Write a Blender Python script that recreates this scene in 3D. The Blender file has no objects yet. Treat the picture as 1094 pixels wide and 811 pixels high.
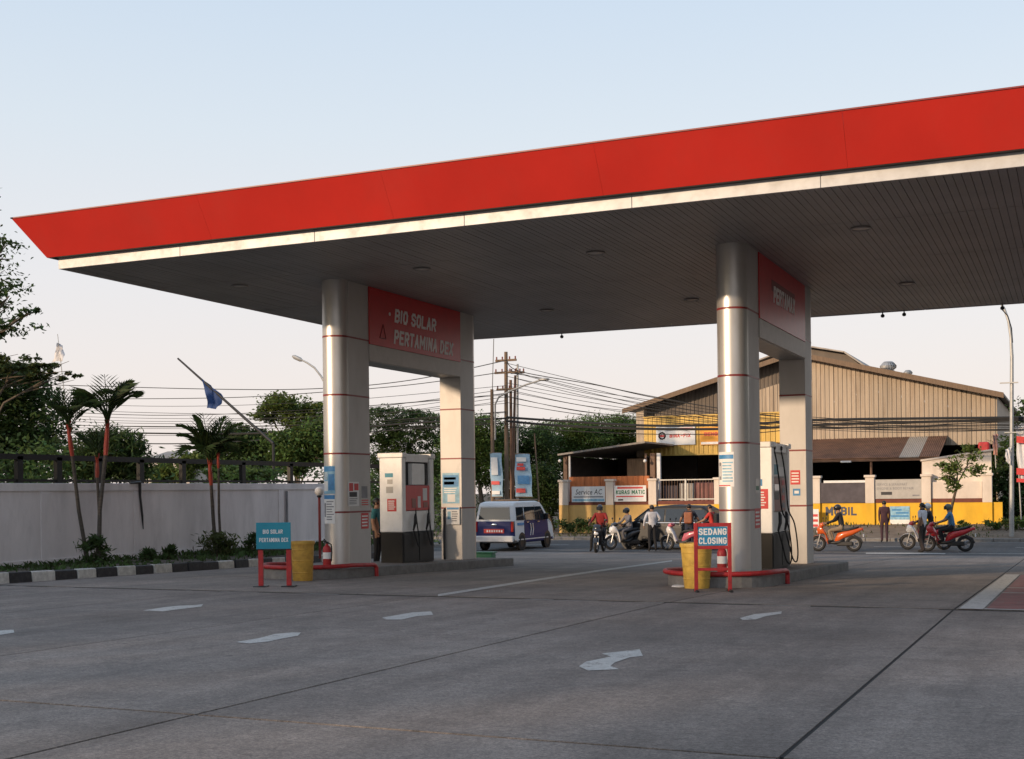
import bpy, math, random
import numpy as np
from mathutils import Vector, Matrix

R = math.radians
random.seed(7)
rng = np.random.default_rng(11)
scene = bpy.context.scene
COL = scene.collection

# ------------------------------------------------------------------ camera
# World axes are the filling station's own: +Y runs along the pump islands
# towards the street, +X along the canopy front.  Metres.
F_PX, YAW, Y0, ROLL, CAM_H = 1355.75, R(23.919), 525.39, 0.0119, 1.597
cam_data = bpy.data.cameras.new("camera")
cam_data.sensor_width = 36.0
cam_data.lens = 36.0 * F_PX / 1094.0
cam_data.shift_y = (Y0 - 405.5) / 1094.0
cam_data.clip_start = 0.05
cam_data.clip_end = 3000.0
cam = bpy.data.objects.new("camera", cam_data)
cam.location = (0, 0, CAM_H)
cam.rotation_euler = (R(90), ROLL, YAW)
COL.objects.link(cam)
scene.camera = cam

# ------------------------------------------------------------------ light
SUN_AZ = math.atan2(-0.50, -0.866)      # clockwise from +Y
SUN_EL = R(13.5)
sun_dir = Vector((math.sin(SUN_AZ) * math.cos(SUN_EL), math.cos(SUN_AZ) * math.cos(SUN_EL), math.sin(SUN_EL)))
world = bpy.data.worlds.new("World")
scene.world = world
world.use_nodes = True
wn, wl = world.node_tree.nodes, world.node_tree.links
wn.clear()
sky = wn.new("ShaderNodeTexSky")
sky.sky_type = 'NISHITA'
sky.sun_disc = False
sky.sun_elevation = SUN_EL
sky.sun_rotation = SUN_AZ
sky.altitude = 0
sky.air_density = 1.0
sky.dust_density = 3.0
sky.ozone_density = 1.0
tc = wn.new("ShaderNodeTexCoord")
sep = wn.new("ShaderNodeSeparateXYZ")
wl.new(tc.outputs["Generated"], sep.inputs[0])
ramp = wn.new("ShaderNodeValToRGB")     # humid evening haze: pale pink low, pale blue high, same all round
cr = ramp.color_ramp
cr.elements[0].position = 0.0; cr.elements[0].color = (8.2, 7.2, 6.75, 1)
cr.elements[1].position = 0.75; cr.elements[1].color = (3.9, 5.1, 6.9, 1)
for q_, c_ in ((.08, (8.0, 7.3, 7.05)), (.16, (7.5, 7.3, 7.4)), (.27, (6.5, 7.1, 7.7)), (.40, (5.3, 6.4, 7.7))):
    e = cr.elements.new(q_); e.color = (*c_, 1)
wl.new(sep.outputs["Z"], ramp.inputs[0])
mixw = wn.new("ShaderNodeMix"); mixw.data_type = 'RGBA'; mixw.inputs[0].default_value = 0.82
wl.new(sky.outputs[0], mixw.inputs[6]); wl.new(ramp.outputs[0], mixw.inputs[7])
bg = wn.new("ShaderNodeBackground"); bg.inputs[1].default_value = 0.12
wl.new(mixw.outputs[2], bg.inputs[0])
wo = wn.new("ShaderNodeOutputWorld"); wl.new(bg.outputs[0], wo.inputs[0])

sun_data = bpy.data.lights.new("sun", 'SUN')
sun_data.energy = 3.7
sun_data.angle = R(1.5)
sun_data.color = (1.0, 0.74, 0.50)
sun = bpy.data.objects.new("sun", sun_data)
sun.rotation_euler = sun_dir.to_track_quat('Z', 'Y').to_euler()
sun.location = (-20, -30, 30)
COL.objects.link(sun)

vs = scene.view_settings
vs.view_transform = 'Standard'; vs.look = 'None'; vs.exposure = 0.1; vs.gamma = 1.0
vs.use_curve_mapping = False
scene.render.engine = 'CYCLES'
scene.cycles.use_denoising = True
scene.cycles.max_bounces = 6
scene.cycles.transparent_max_bounces = 8

# ------------------------------------------------------------------ pixels of the photograph to directions
_c, _s = math.cos(YAW), math.sin(YAW)
def kk(x, y):
    a, b = x - 547.0, y - Y0
    return (a * math.cos(ROLL) - b * math.sin(ROLL)) / F_PX, (a * math.sin(ROLL) + b * math.cos(ROLL)) / F_PX
def ray(x, y):                           # direction with unit depth
    k, v = kk(x, y)
    return Vector((k * _c - _s, k * _s + _c, -v))
def at_depth(x, y, d):
    p = ray(x, y) * d; return Vector((p.x, p.y, p.z + CAM_H))
def on_y(x, y, Y):
    r = ray(x, y); d = Y / r.y; return Vector((r.x * d, Y, CAM_H + r.z * d))
def on_x(x, y, X):
    r = ray(x, y); d = X / r.x; return Vector((X, r.y * d, CAM_H + r.z * d))
ROAD_Z = -0.65
def gz(X, Y):
    if Y <= 16.5: return 0.08 + 0.015 * (16.5 - max(Y, -6.0))
    return max(ROAD_Z, 0.08 - 0.027 * (Y - 16.5))
def on_ground(x, y, dz=0.0):
    r = ray(x, y); lo, hi = 1.0, 400.0
    for _ in range(60):
        m = 0.5 * (lo + hi); p = r * m
        if CAM_H + p.z > gz(p.x, p.y) + dz: lo = m
        else: hi = m
    p = r * lo
    return Vector((p.x, p.y, gz(p.x, p.y) + dz))

# ------------------------------------------------------------------ mesh building
class MB:
    def __init__(self): self.v = []; self.f = []; self.m = []
    def add(self, vs, fs, mi=0):
        o = len(self.v)
        self.v += [tuple(p) for p in vs]
        self.f += [tuple(i + o for i in f) for f in fs]
        self.m += [mi] * len(fs)
        return self
    def box(self, a, b, mi=0):
        x0, y0, z0 = a; x1, y1, z1 = b
        return self.add([(x0,y0,z0),(x1,y0,z0),(x1,y1,z0),(x0,y1,z0),(x0,y0,z1),(x1,y0,z1),(x1,y1,z1),(x0,y1,z1)],
                        [(0,3,2,1),(4,5,6,7),(0,1,5,4),(1,2,6,5),(2,3,7,6),(3,0,4,7)], mi)
    def slab(self, p, t, mi=0):          # quad p (4 points) thickened by t against its normal
        p = [Vector(q) for q in p]
        n = (p[1]-p[0]).cross(p[3]-p[0]).normalized() * t
        return self.add(p + [q - n for q in p], [(0,1,2,3),(7,6,5,4),(0,4,5,1),(1,5,6,2),(2,6,7,3),(3,7,4,0)], mi)
    def prism(self, poly, d, mi=0):      # planar polygon (3D points) extruded by vector d
        n = len(poly); d = Vector(d); P = [Vector(q) for q in poly]
        fs = [tuple(range(n)), tuple(range(2*n-1, n-1, -1))]
        fs += [(i, i+n, (i+1) % n + n, (i+1) % n) for i in range(n)]
        return self.add(P + [q + d for q in P], fs, mi)
    def tube(self, pts, rad, n=8, mi=0, cap=True):
        pts = [Vector(p) for p in pts]; m = len(pts)
        rs = rad if isinstance(rad, (list, tuple)) else [rad] * m
        vs = []; up = None
        for i, p in enumerate(pts):
            t = (pts[min(i+1, m-1)] - pts[max(i-1, 0)]).normalized()
            if up is None:
                a = Vector((0,0,1)) if abs(t.z) < .9 else Vector((1,0,0))
                up = (a - t * a.dot(t)).normalized()
            else:
                up = up - t * up.dot(t)
                up = up.normalized() if up.length > 1e-6 else Vector((1,0,0))
            b = t.cross(up)
            vs += [p + (up * math.cos(2*math.pi*k/n) + b * math.sin(2*math.pi*k/n)) * rs[i] for k in range(n)]
        fs = [(i*n+k, i*n+(k+1) % n, (i+1)*n+(k+1) % n, (i+1)*n+k) for i in range(m-1) for k in range(n)]
        if cap: fs += [tuple(range(n-1, -1, -1)), tuple(range((m-1)*n, m*n))]
        return self.add(vs, fs, mi)
    def lathe(self, prof, c=(0,0,0), n=20, mi=0, axis='z', cap=True):   # prof: (r, h)
        m = len(prof); vs = []
        for r, h in prof:
            for k in range(n):
                a = 2*math.pi*k/n; x, y = r*math.cos(a), r*math.sin(a)
                p = (x, y, h) if axis == 'z' else ((h, x, y) if axis == 'x' else (y, h, x))
                vs.append((p[0]+c[0], p[1]+c[1], p[2]+c[2]))
        fs = [(i*n+k, i*n+(k+1) % n, (i+1)*n+(k+1) % n, (i+1)*n+k) for i in range(m-1) for k in range(n)]
        if cap: fs += [tuple(range(n-1, -1, -1)), tuple(range((m-1)*n, m*n))]
        return self.add(vs, fs, mi)
    def ball(self, c, r, nu=12, nv=8, mi=0):
        rx, ry, rz = r if isinstance(r, (tuple, list)) else (r, r, r)
        vs = [(c[0], c[1], c[2]-rz)]; fs = []
        for j in range(1, nv):
            t = math.pi * j / nv - math.pi/2
            vs += [(c[0]+rx*math.cos(t)*math.cos(2*math.pi*i/nu), c[1]+ry*math.cos(t)*math.sin(2*math.pi*i/nu), c[2]+rz*math.sin(t)) for i in range(nu)]
        vs.append((c[0], c[1], c[2]+rz)); L = len(vs)-1
        fs += [(0, 1+(i+1) % nu, 1+i) for i in range(nu)]
        fs += [(1+(j-1)*nu+i, 1+(j-1)*nu+(i+1) % nu, 1+j*nu+(i+1) % nu, 1+j*nu+i) for j in range(1, nv-1) for i in range(nu)]
        o = 1+(nv-2)*nu
        fs += [(o+i, o+(i+1) % nu, L) for i in range(nu)]
        return self.add(vs, fs, mi)
    def torus(self, c, R0, r0, axis='x', n=20, m=8, mi=0):
        vs = []
        for i in range(n):
            a = 2*math.pi*i/n
            for j in range(m):
                b = 2*math.pi*j/m; q = R0 + r0*math.cos(b); h = r0*math.sin(b)
                p = (h, q*math.cos(a), q*math.sin(a)) if axis == 'x' else (q*math.cos(a), q*math.sin(a), h)
                vs.append((p[0]+c[0], p[1]+c[1], p[2]+c[2]))
        fs = [(i*m+j, ((i+1) % n)*m+j, ((i+1) % n)*m+(j+1) % m, i*m+(j+1) % m) for i in range(n) for j in range(m)]
        return self.add(vs, fs, mi)

ABS = {}
def mesh_of(name, mb, mats, off=(0,0,0), smooth=False):
    me = bpy.data.meshes.new(name)
    me.from_pydata([(p[0]-off[0], p[1]-off[1], p[2]-off[2]) for p in mb.v], [], mb.f)
    for mt in (mats if isinstance(mats, (list, tuple)) else [mats]): me.materials.append(mt)
    if len(me.materials) > 1: me.polygons.foreach_set("material_index", mb.m)
    if smooth:
        me.polygons.foreach_set("use_smooth", [True]*len(me.polygons))
        if smooth != 'all':
            try: me.set_sharp_from_angle(angle=R(40))
            except Exception: pass
    me.update()
    return me
def link(name, me, parent=None):
    o = bpy.data.objects.new(name, me); COL.objects.link(o)
    if parent is not None: o.parent = parent
    return o
def obj(name, mb, mats, parent=None, smooth=False, bevel=0.0, origin=None, seg=2):
    off = ABS.get(parent, (0,0,0)) if parent is not None else (origin or (0,0,0))
    o = link(name, mesh_of(name, mb, mats, off, smooth), parent)
    if parent is None and origin: o.location = origin
    ABS[o] = off
    if bevel:
        b = o.modifiers.new("bevel", 'BEVEL'); b.width = bevel; b.segments = seg; b.limit_method = 'ANGLE'; b.angle_limit = R(35)
        b.harden_normals = False
    return o
def tag(o, label, cat=None, group=None, kind=None):
    if label: o["label"] = label
    if cat: o["category"] = cat
    if group: o["group"] = group
    if kind: o["kind"] = kind
    return o
def thing(name, label, cat, loc=(0,0,0), rz=0.0, group=None, absolute=True):
    o = bpy.data.objects.new(name, None); COL.objects.link(o)
    o.location = loc; o.rotation_euler = (0, 0, rz); o.empty_display_size = .2
    ABS[o] = tuple(loc) if absolute else (0, 0, 0)
    return tag(o, label, cat, group)
def copy_tree(o, parent=None):
    c = o.copy(); COL.objects.link(c); c.parent = parent
    for ch in o.children: copy_tree(ch, c)
    return c
def text_verts(s, w, h, offset=0.0, shear=0.0, extrude=0.004):
    cu = bpy.data.curves.new("lettering", 'FONT'); cu.body = s; cu.offset = offset; cu.shear = shear; cu.resolution_u = 2
    cu.extrude = 0.01; cu.space_character = 1.0 + 3.2*offset + (.06 if shear else .03)
    to = bpy.data.objects.new("lettering", cu); COL.objects.link(to)
    dg = bpy.context.evaluated_depsgraph_get(); dg.update()
    me = bpy.data.meshes.new_from_object(to.evaluated_get(dg))
    co = np.zeros(len(me.vertices)*3); me.vertices.foreach_get("co", co); co = co.reshape(-1, 3)
    fs = [tuple(p.vertices) for p in me.polygons]
    bpy.data.objects.remove(to); bpy.data.curves.remove(cu); bpy.data.meshes.remove(me)
    mn, mx = co.min(0), co.max(0)
    co[:, 0] = (co[:, 0]-mn[0])/(mx[0]-mn[0])*w; co[:, 1] = (co[:, 1]-mn[1])/(mx[1]-mn[1])*h
    co[:, 2] = np.where(co[:, 2] > 0, extrude, 0)
    return co, fs
def lettering(s, w, h, o, right, up, mat_, parent, offset=0.0, shear=0.0, extrude=0.004, name="lettering"):
    co, fs = text_verts(s, w, h, offset, shear, extrude)
    o, r, u = Vector(o), Vector(right).normalized(), Vector(up).normalized(); n = r.cross(u)
    mb = MB(); mb.add([o + r*p[0] + u*p[1] + n*p[2] for p in co], fs)
    return obj(name, mb, mat_, parent)

GLYPH = {
 'A': [[(0,0),(.5,1),(1,0)],[(.22,.34),(.78,.34)]], 'B': [[(0,0),(0,1),(.7,1),(1,.86),(1,.66),(.7,.52),(0,.52)],[(.7,.52),(1,.38),(1,.15),(.7,0),(0,0)]],
 'C': [[(1,.8),(.75,1),(.25,1),(0,.75),(0,.25),(.25,0),(.75,0),(1,.2)]], 'D': [[(0,0),(0,1),(.6,1),(1,.7),(1,.3),(.6,0),(0,0)]],
 'E': [[(1,1),(0,1),(0,0),(1,0)],[(0,.5),(.8,.5)]], 'F': [[(1,1),(0,1),(0,0)],[(0,.5),(.8,.5)]], 'G': [[(1,.8),(.75,1),(.25,1),(0,.75),(0,.25),(.25,0),(.75,0),(1,.2),(1,.46),(.6,.46)]],
 'I': [[(.5,0),(.5,1)]], 'K': [[(0,0),(0,1)],[(1,1),(0,.42)],[(.3,.58),(1,0)]], 'L': [[(0,1),(0,0),(1,0)]], 'M': [[(0,0),(0,1),(.5,.35),(1,1),(1,0)]], 'N': [[(0,0),(0,1),(1,0),(1,1)]],
 'O': [[(.25,0),(.75,0),(1,.25),(1,.75),(.75,1),(.25,1),(0,.75),(0,.25),(.25,0)]], 'P': [[(0,0),(0,1),(.7,1),(1,.85),(1,.62),(.7,.46),(0,.46)]],
 'R': [[(0,0),(0,1),(.7,1),(1,.85),(1,.62),(.7,.46),(0,.46)],[(.55,.46),(1,0)]], 'S': [[(1,.82),(.75,1),(.25,1),(0,.8),(.1,.6),(.9,.42),(1,.2),(.75,0),(.25,0),(0,.18)]],
 'T': [[(.5,0),(.5,1)],[(0,1),(1,1)]], 'U': [[(0,1),(0,.25),(.25,0),(.75,0),(1,.25),(1,1)]], 'X': [[(0,0),(1,1)],[(0,1),(1,0)]], '-': [[(.1,.48),(.9,.48)]]}
def block_text(s, w, h, o, right, up, mat_, parent, shear=0.0, bold=.17, extrude=.004, name="letter"):
    """bold drawn capitals, one object a letter"""
    o, r, u = Vector(o), Vector(right).normalized(), Vector(up).normalized(); n = r.cross(u)
    adv = {' ': .55, 'I': .5, 'M': 1.3}; tot = sum(adv.get(c, 1.0) for c in s); cell = w/tot; x = 0.0; t = bold*h
    for c in s:
        a = adv.get(c, 1.0)*cell
        if c in GLYPH:
            tw = min(t, a*(.27 if c != 'I' else .5)); lw = a*.86 - tw if c != 'I' else a*.1; mb = MB(); k = 0; hh = h - t
            for pl in GLYPH[c]:
                P = [Vector((x + (a-lw)/2 + p[0]*lw + shear*(p[1]*hh), t/2 + p[1]*hh)) for p in pl]
                for i in range(len(P)-1):
                    d = P[i+1]-P[i]
                    if d.length < 1e-6: continue
                    d = d.normalized(); q = Vector((-d.y, d.x))*tw/2; e0, e1 = P[i] - d*tw*.42, P[i+1] + d*tw*.42; z = extrude + .0003*k; k += 1
                    mb.slab([o + r*v.x + u*v.y + n*z for v in (e0-q, e1-q, e1+q, e0+q)], z)
            obj(name, mb, mat_, parent)
        x += a

# ------------------------------------------------------------------ materials
def nd(nt, t, **kw):
    n = nt.nodes.new(t)
    for k, v in kw.items(): setattr(n, k, v)
    return n
def M(name, col, rough=.6, metal=0.0, var=.12, scale=4.0, bump=0.0, bscale=60.0, stretch=(1,1,1), dirt=0.0, dirtcol=(.09,.07,.05), spec=.5, coat=0.0, world_co=False, rnd=0.0):
    m = bpy.data.materials.new(name); m.use_nodes = True
    nt = m.node_tree; nt.nodes.clear(); L = nt.links.new
    out = nd(nt, "ShaderNodeOutputMaterial"); b = nd(nt, "ShaderNodeBsdfPrincipled")
    L(b.outputs[0], out.inputs[0])
    b.inputs["Roughness"].default_value = rough; b.inputs["Metallic"].default_value = metal
    b.inputs["Specular IOR Level"].default_value = spec
    if coat: b.inputs["Coat Weight"].default_value = coat; b.inputs["Coat Roughness"].default_value = .08
    if world_co:
        g = nd(nt, "ShaderNodeNewGeometry"); src = g.outputs["Position"]
    else:
        t = nd(nt, "ShaderNodeTexCoord"); src = t.outputs["Object"]
    mp = nd(nt, "ShaderNodeMapping"); mp.inputs["Scale"].default_value = stretch; L(src, mp.inputs[0])
    n1 = nd(nt, "ShaderNodeTexNoise"); n1.inputs["Scale"].default_value = scale; n1.inputs["Detail"].default_value = 5; n1.inputs["Roughness"].default_value = .6
    L(mp.outputs[0], n1.inputs[0])
    mr = nd(nt, "ShaderNodeMapRange"); mr.inputs[1].default_value = .3; mr.inputs[2].default_value = .7
    mr.inputs[3].default_value = 1-var; mr.inputs[4].default_value = 1+var
    L(n1.outputs[0], mr.inputs[0])
    val = mr.outputs[0]
    if rnd:
        oi = nd(nt, "ShaderNodeObjectInfo"); m2 = nd(nt, "ShaderNodeMapRange"); m2.inputs[3].default_value = 1-rnd; m2.inputs[4].default_value = 1+rnd
        L(oi.outputs["Random"], m2.inputs[0])
        mm = nd(nt, "ShaderNodeMath", operation='MULTIPLY'); L(val, mm.inputs[0]); L(m2.outputs[0], mm.inputs[1]); val = mm.outputs[0]
    hs = nd(nt, "ShaderNodeHueSaturation"); hs.inputs["Color"].default_value = (*col, 1); L(val, hs.inputs["Value"])
    c = hs.outputs[0]
    if dirt:
        n2 = nd(nt, "ShaderNodeTexNoise"); n2.inputs["Scale"].default_value = scale*1.7; n2.inputs["Detail"].default_value = 8; n2.inputs["Roughness"].default_value = .7
        L(mp.outputs[0], n2.inputs[0])
        r2 = nd(nt, "ShaderNodeMapRange"); r2.inputs[1].default_value = .48; r2.inputs[2].default_value = .75; r2.inputs[3].default_value = 0; r2.inputs[4].default_value = dirt
        L(n2.outputs[0], r2.inputs[0])
        mx = nd(nt, "ShaderNodeMix", data_type='RGBA'); L(r2.outputs[0], mx.inputs[0]); L(c, mx.inputs[6]); mx.inputs[7].default_value = (*dirtcol, 1)
        c = mx.outputs[2]
        rr = nd(nt, "ShaderNodeMapRange"); rr.inputs[1].default_value = 0; rr.inputs[2].default_value = 1; rr.inputs[3].default_value = rough; rr.inputs[4].default_value = min(1, rough+.3)
        L(r2.outputs[0], rr.inputs[0]); L(rr.outputs[0], b.inputs["Roughness"])
    L(c, b.inputs["Base Color"])
    if bump:
        n3 = nd(nt, "ShaderNodeTexNoise"); n3.inputs["Scale"].default_value = bscale; n3.inputs["Detail"].default_value = 4
        L(mp.outputs[0], n3.inputs[0])
        bp = nd(nt, "ShaderNodeBump"); bp.inputs["Strength"].default_value = bump; bp.inputs["Distance"].default_value = .01
        L(n3.outputs[0], bp.inputs["Height"]); L(bp.outputs[0], b.inputs["Normal"])
    return m
def leaf_mat(name, col, trans=.35, var=.5):
    m = bpy.data.materials.new(name); m.use_nodes = True
    nt = m.node_tree; nt.nodes.clear(); L = nt.links.new
    out = nd(nt, "ShaderNodeOutputMaterial"); b = nd(nt, "ShaderNodeBsdfPrincipled"); tr = nd(nt, "ShaderNodeBsdfTranslucent"); mx = nd(nt, "ShaderNodeMixShader")
    g = nd(nt, "ShaderNodeNewGeometry"); mr = nd(nt, "ShaderNodeMapRange"); mr.inputs[3].default_value = 1-var; mr.inputs[4].default_value = 1+var
    L(g.outputs["Random Per Island"], mr.inputs[0])
    hs = nd(nt, "ShaderNodeHueSaturation"); hs.inputs["Color"].default_value = (*col, 1); L(mr.outputs[0], hs.inputs["Value"])
    mh = nd(nt, "ShaderNodeMapRange"); mh.inputs[3].default_value = .47; mh.inputs[4].default_value = .52
    L(g.outputs["Random Per Island"], mh.inputs[0]); L(mh.outputs[0], hs.inputs["Hue"])
    L(hs.outputs[0], b.inputs["Base Color"]); L(hs.outputs[0], tr.inputs[0])
    b.inputs["Roughness"].default_value = .6; b.inputs["Specular IOR Level"].default_value = .25
    mx.inputs[0].default_value = trans
    L(b.outputs[0], mx.inputs[1]); L(tr.outputs[0], mx.inputs[2]); L(mx.outputs[0], out.inputs[0])
    return m
def glass_mat(name, col=(.02,.025,.03), rough=.08):
    return M(name, col, rough=rough, var=.05, spec=.9)

def concrete_mat(name, col, seams=False):
    m = bpy.data.materials.new(name); m.use_nodes = True
    nt = m.node_tree; nt.nodes.clear(); L = nt.links.new
    out = nd(nt, "ShaderNodeOutputMaterial"); b = nd(nt, "ShaderNodeBsdfPrincipled"); L(b.outputs[0], out.inputs[0])
    g = nd(nt, "ShaderNodeNewGeometry"); P = g.outputs["Position"]
    def noise(scale, detail=6, rough=.6, st=(1,1,1), dist=0):
        mp = nd(nt, "ShaderNodeMapping"); mp.inputs["Scale"].default_value = st; L(P, mp.inputs[0])
        n = nd(nt, "ShaderNodeTexNoise"); n.inputs["Scale"].default_value = scale; n.inputs["Detail"].default_value = detail; n.inputs["Roughness"].default_value = rough; n.inputs["Distortion"].default_value = dist
        L(mp.outputs[0], n.inputs[0]); return n.outputs[0]
    def rng_(x, a, b_, c, d):
        r = nd(nt, "ShaderNodeMapRange"); r.inputs[1].default_value = a; r.inputs[2].default_value = b_; r.inputs[3].default_value = c; r.inputs[4].default_value = d
        L(x, r.inputs[0]); return r.outputs[0]
    def mul(a, c):
        q = nd(nt, "ShaderNodeMath", operation='MULTIPLY'); L(a, q.inputs[0]); L(c, q.inputs[1]); return q.outputs[0]
    v = rng_(noise(.35, 4), .3, .7, .74, 1.22)                       # broad patches
    v = mul(v, rng_(noise(2.2, 7, .65), .3, .7, .86, 1.13))          # blotches
    v = mul(v, rng_(noise(1.0, 6, .65, (2.6, .22, 1)), .35, .7, .82, 1.14))   # wheel paths along the lanes
    v = mul(v, rng_(noise(1.3, 8, .7, (.5, 2.2, 1), .6), .54, .80, 1.0, .66))  # oil and damp stains
    v = mul(v, rng_(noise(9, 9, .95), .38, .62, .72, 1.26)); v = mul(v, rng_(noise(42, 4, .8), .38, .62, .70, 1.30))              # aggregate
    v = mul(v, rng_(noise(140, 3, .7), .3, .7, .72, 1.28))
    oi = nd(nt, "ShaderNodeObjectInfo"); v = mul(v, rng_(oi.outputs["Random"], 0, 1, .93, 1.08))
    hs = nd(nt, "ShaderNodeHueSaturation"); hs.inputs["Color"].default_value = (*col, 1); L(v, hs.inputs["Value"])
    vo = nd(nt, "ShaderNodeTexVoronoi"); vo.inputs["Scale"].default_value = 1.4; L(P, vo.inputs[0])   # old gum and oil spots
    spot = rng_(vo.outputs[0], .02, .055, .65, 0.0)
    mx = nd(nt, "ShaderNodeMix", data_type='RGBA'); L(spot, mx.inputs[0]); L(hs.outputs[0], mx.inputs[6]); mx.inputs[7].default_value = (.03,.028,.026,1)
    L(mx.outputs[2], b.inputs["Base Color"])
    L(rng_(noise(1.3, 8, .7, (.5, 2.2, 1), .6), .5, .8, .80, .60), b.inputs["Roughness"])
    b.inputs["Specular IOR Level"].default_value = .35
    bp = nd(nt, "ShaderNodeBump"); bp.inputs["Strength"].default_value = .35; bp.inputs["Distance"].default_value = .01
    L(noise(70, 5, .7), bp.inputs["Height"]); L(bp.outputs[0], b.inputs["Normal"])
    return m

def worn(m, thr=.50, soft=.10, grain=55):
    """paint worn through to the concrete in grains and patches"""
    nt = m.node_tree; L = nt.links.new; b = [n for n in nt.nodes if n.type == 'BSDF_PRINCIPLED'][0]; src = b.inputs["Base Color"].links[0].from_socket
    g = nd(nt, "ShaderNodeNewGeometry"); acc = None
    for sc, w in ((grain, .45), (6, .55)):
        n = nd(nt, "ShaderNodeTexNoise"); n.inputs["Scale"].default_value = sc; n.inputs["Detail"].default_value = 6; n.inputs["Roughness"].default_value = .75; L(g.outputs["Position"], n.inputs[0])
        q = nd(nt, "ShaderNodeMath", operation='MULTIPLY'); L(n.outputs[0], q.inputs[0]); q.inputs[1].default_value = w
        if acc is None: acc = q.outputs[0]
        else: a = nd(nt, "ShaderNodeMath", operation='ADD'); L(acc, a.inputs[0]); L(q.outputs[0], a.inputs[1]); acc = a.outputs[0]
    r = nd(nt, "ShaderNodeMapRange"); r.inputs[1].default_value = thr; r.inputs[2].default_value = thr+soft; r.inputs[3].default_value = 0; r.inputs[4].default_value = .95; L(acc, r.inputs[0])
    mx = nd(nt, "ShaderNodeMix", data_type='RGBA'); L(r.outputs[0], mx.inputs[0]); L(src, mx.inputs[6]); mx.inputs[7].default_value = (.175, .152, .135, 1); L(mx.outputs[2], b.inputs["Base Color"])
    return m
MT = dict(
    concrete=concrete_mat("concrete", (.218, .182, .156)),
    asphalt=concrete_mat("asphalt", (.085, .082, .080)),
    joint=M("joint_filler", (.022, .02, .018), .95),
    soil=M("soil", (.07, .052, .035), .95, var=.35, scale=3, bump=.5, bscale=25, world_co=True),
    paint_white=worn(M("road_paint", (.52, .50, .46), .75, var=.2, scale=6, dirt=.4, dirtcol=(.22,.20,.18), world_co=True), .51, .08),
    paint_red=worn(M("red_road_paint", (.24, .075, .065), .8, var=.3, scale=3, dirt=.5, dirtcol=(.15,.12,.11), world_co=True), .49, .12),
    red=M("fascia_red", (.52, .026, .017), .40, var=.10, scale=.5, spec=.4, dirt=.22, dirtcol=(.34,.05,.035), stretch=(1,1,.5), bump=.35, bscale=1.3),
    red_dark=M("band_red", (.20, .018, .018), .45, var=.1),
    red_sign=M("sign_red", (.54, .024, .024), .38, var=.08),
    red_paint=M("red_paint", (.40, .020, .022), .5, var=.25, scale=9, dirt=.5, dirtcol=(.12,.03,.025)),
    silver=M("silver_cladding", (.58, .56, .535), .36, metal=.7, var=.06, scale=1.5, dirt=.22, dirtcol=(.30,.27,.24), stretch=(1,1,.4)),
    silver_flat=M("silver_composite_sheet", (.47, .45, .43), .55, metal=.35, var=.06, scale=1.5, dirt=.22, dirtcol=(.30,.27,.24), stretch=(1,1,.4)),
    silver_trim=M("silver_trim", (.50, .50, .50), .5, metal=.2, var=.12, scale=2.5, dirt=.3, dirtcol=(.33,.29,.24)),
    beam=M("beam_white", (.46, .43, .40), .5, metal=.15, var=.08, dirt=.25, dirtcol=(.3,.27,.23)),
    soffit=M("soffit_strip", (.32, .305, .295), .5, metal=.2, var=.14, scale=.7, world_co=True),
    soffit_dark=M("soffit_gap", (.12, .115, .11), .9),
    dark=M("dark_plastic", (.015, .015, .016), .5, var=.2),
    black=M("black_paint", (.012, .011, .010), .5, var=.15, spec=.3),
    rubber=M("rubber", (.018, .018, .018), .8, var=.2),
    steel=M("steel", (.34, .34, .34), .42, metal=.7, var=.12),
    chrome=M("chrome", (.7, .7, .7), .18, metal=1.0, var=.05),
    white=M("white_paint", (.72, .70, .67), .5, var=.07, scale=3, dirt=.12, dirtcol=(.40,.35,.28)),
    pump_white=M("pump_enamel", (.84, .83, .80), .42, var=.05, scale=3, dirt=.2, dirtcol=(.38,.33,.26)),
    paper=M("paper", (.74, .73, .71), .7, var=.06),
    wall_paint=M("wall_paint", (.72, .675, .66), .85, var=.12, scale=1.2, stretch=(1,1,.3), dirt=.32, dirtcol=(.30,.275,.26), bump=.15, world_co=True),
    kerb_black=M("kerb_black", (.022, .022, .024), .7, var=.35, scale=8, dirt=.5, dirtcol=(.12,.11,.10), bump=.3),
    kerb_white=M("kerb_white", (.55, .53, .48), .8, var=.2, scale=8, dirt=.6, dirtcol=(.26,.24,.20), bump=.3),
    kerb_conc=M("kerb_concrete", (.20, .19, .18), .9, var=.2, scale=5, dirt=.4, bump=.3),
    teal=M("teal_panel", (.012, .24, .33), .45, var=.08),
    blue_panel=M("blue_panel", (.02, .22, .40), .42, var=.08),
    yellow_plastic=M("yellow_plastic", (.52, .29, .045), .55, var=.2, scale=6, dirt=.7, dirtcol=(.30,.13,.03)),
    yellow_bin=M("yellow_bin_plastic", (.60, .38, .07), .55, var=.18, scale=6, dirt=.6, dirtcol=(.28,.15,.03)),
    blue_print=M("blue_print", (.05, .22, .45), .5, var=.2, scale=12),
    sky_print=M("pale_blue_print", (.22, .42, .55), .5, var=.3, scale=7),
    red_print=M("red_print", (.55, .035, .035), .5, var=.1),
    grey_print=M("grey_print", (.22, .22, .23), .6, var=.2),
    ink=M("ink", (.03, .03, .035), .6),
    letter_white=M("letter_white", (.75, .73, .70), .5, var=.08),
    letter_pale=M("letter_pale", (.80, .76, .74), .5, var=.1),
    green_plastic=M("green_plastic", (.02, .16, .085), .5, var=.12),
    brown_panel=M("pump_brown", (.22, .055, .035), .4, var=.2, scale=8),
    glass=glass_mat("dark_glass", rough=.03),
    lens=M("lamp_lens", (.42, .40, .37), .3, var=.1),
)
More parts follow.
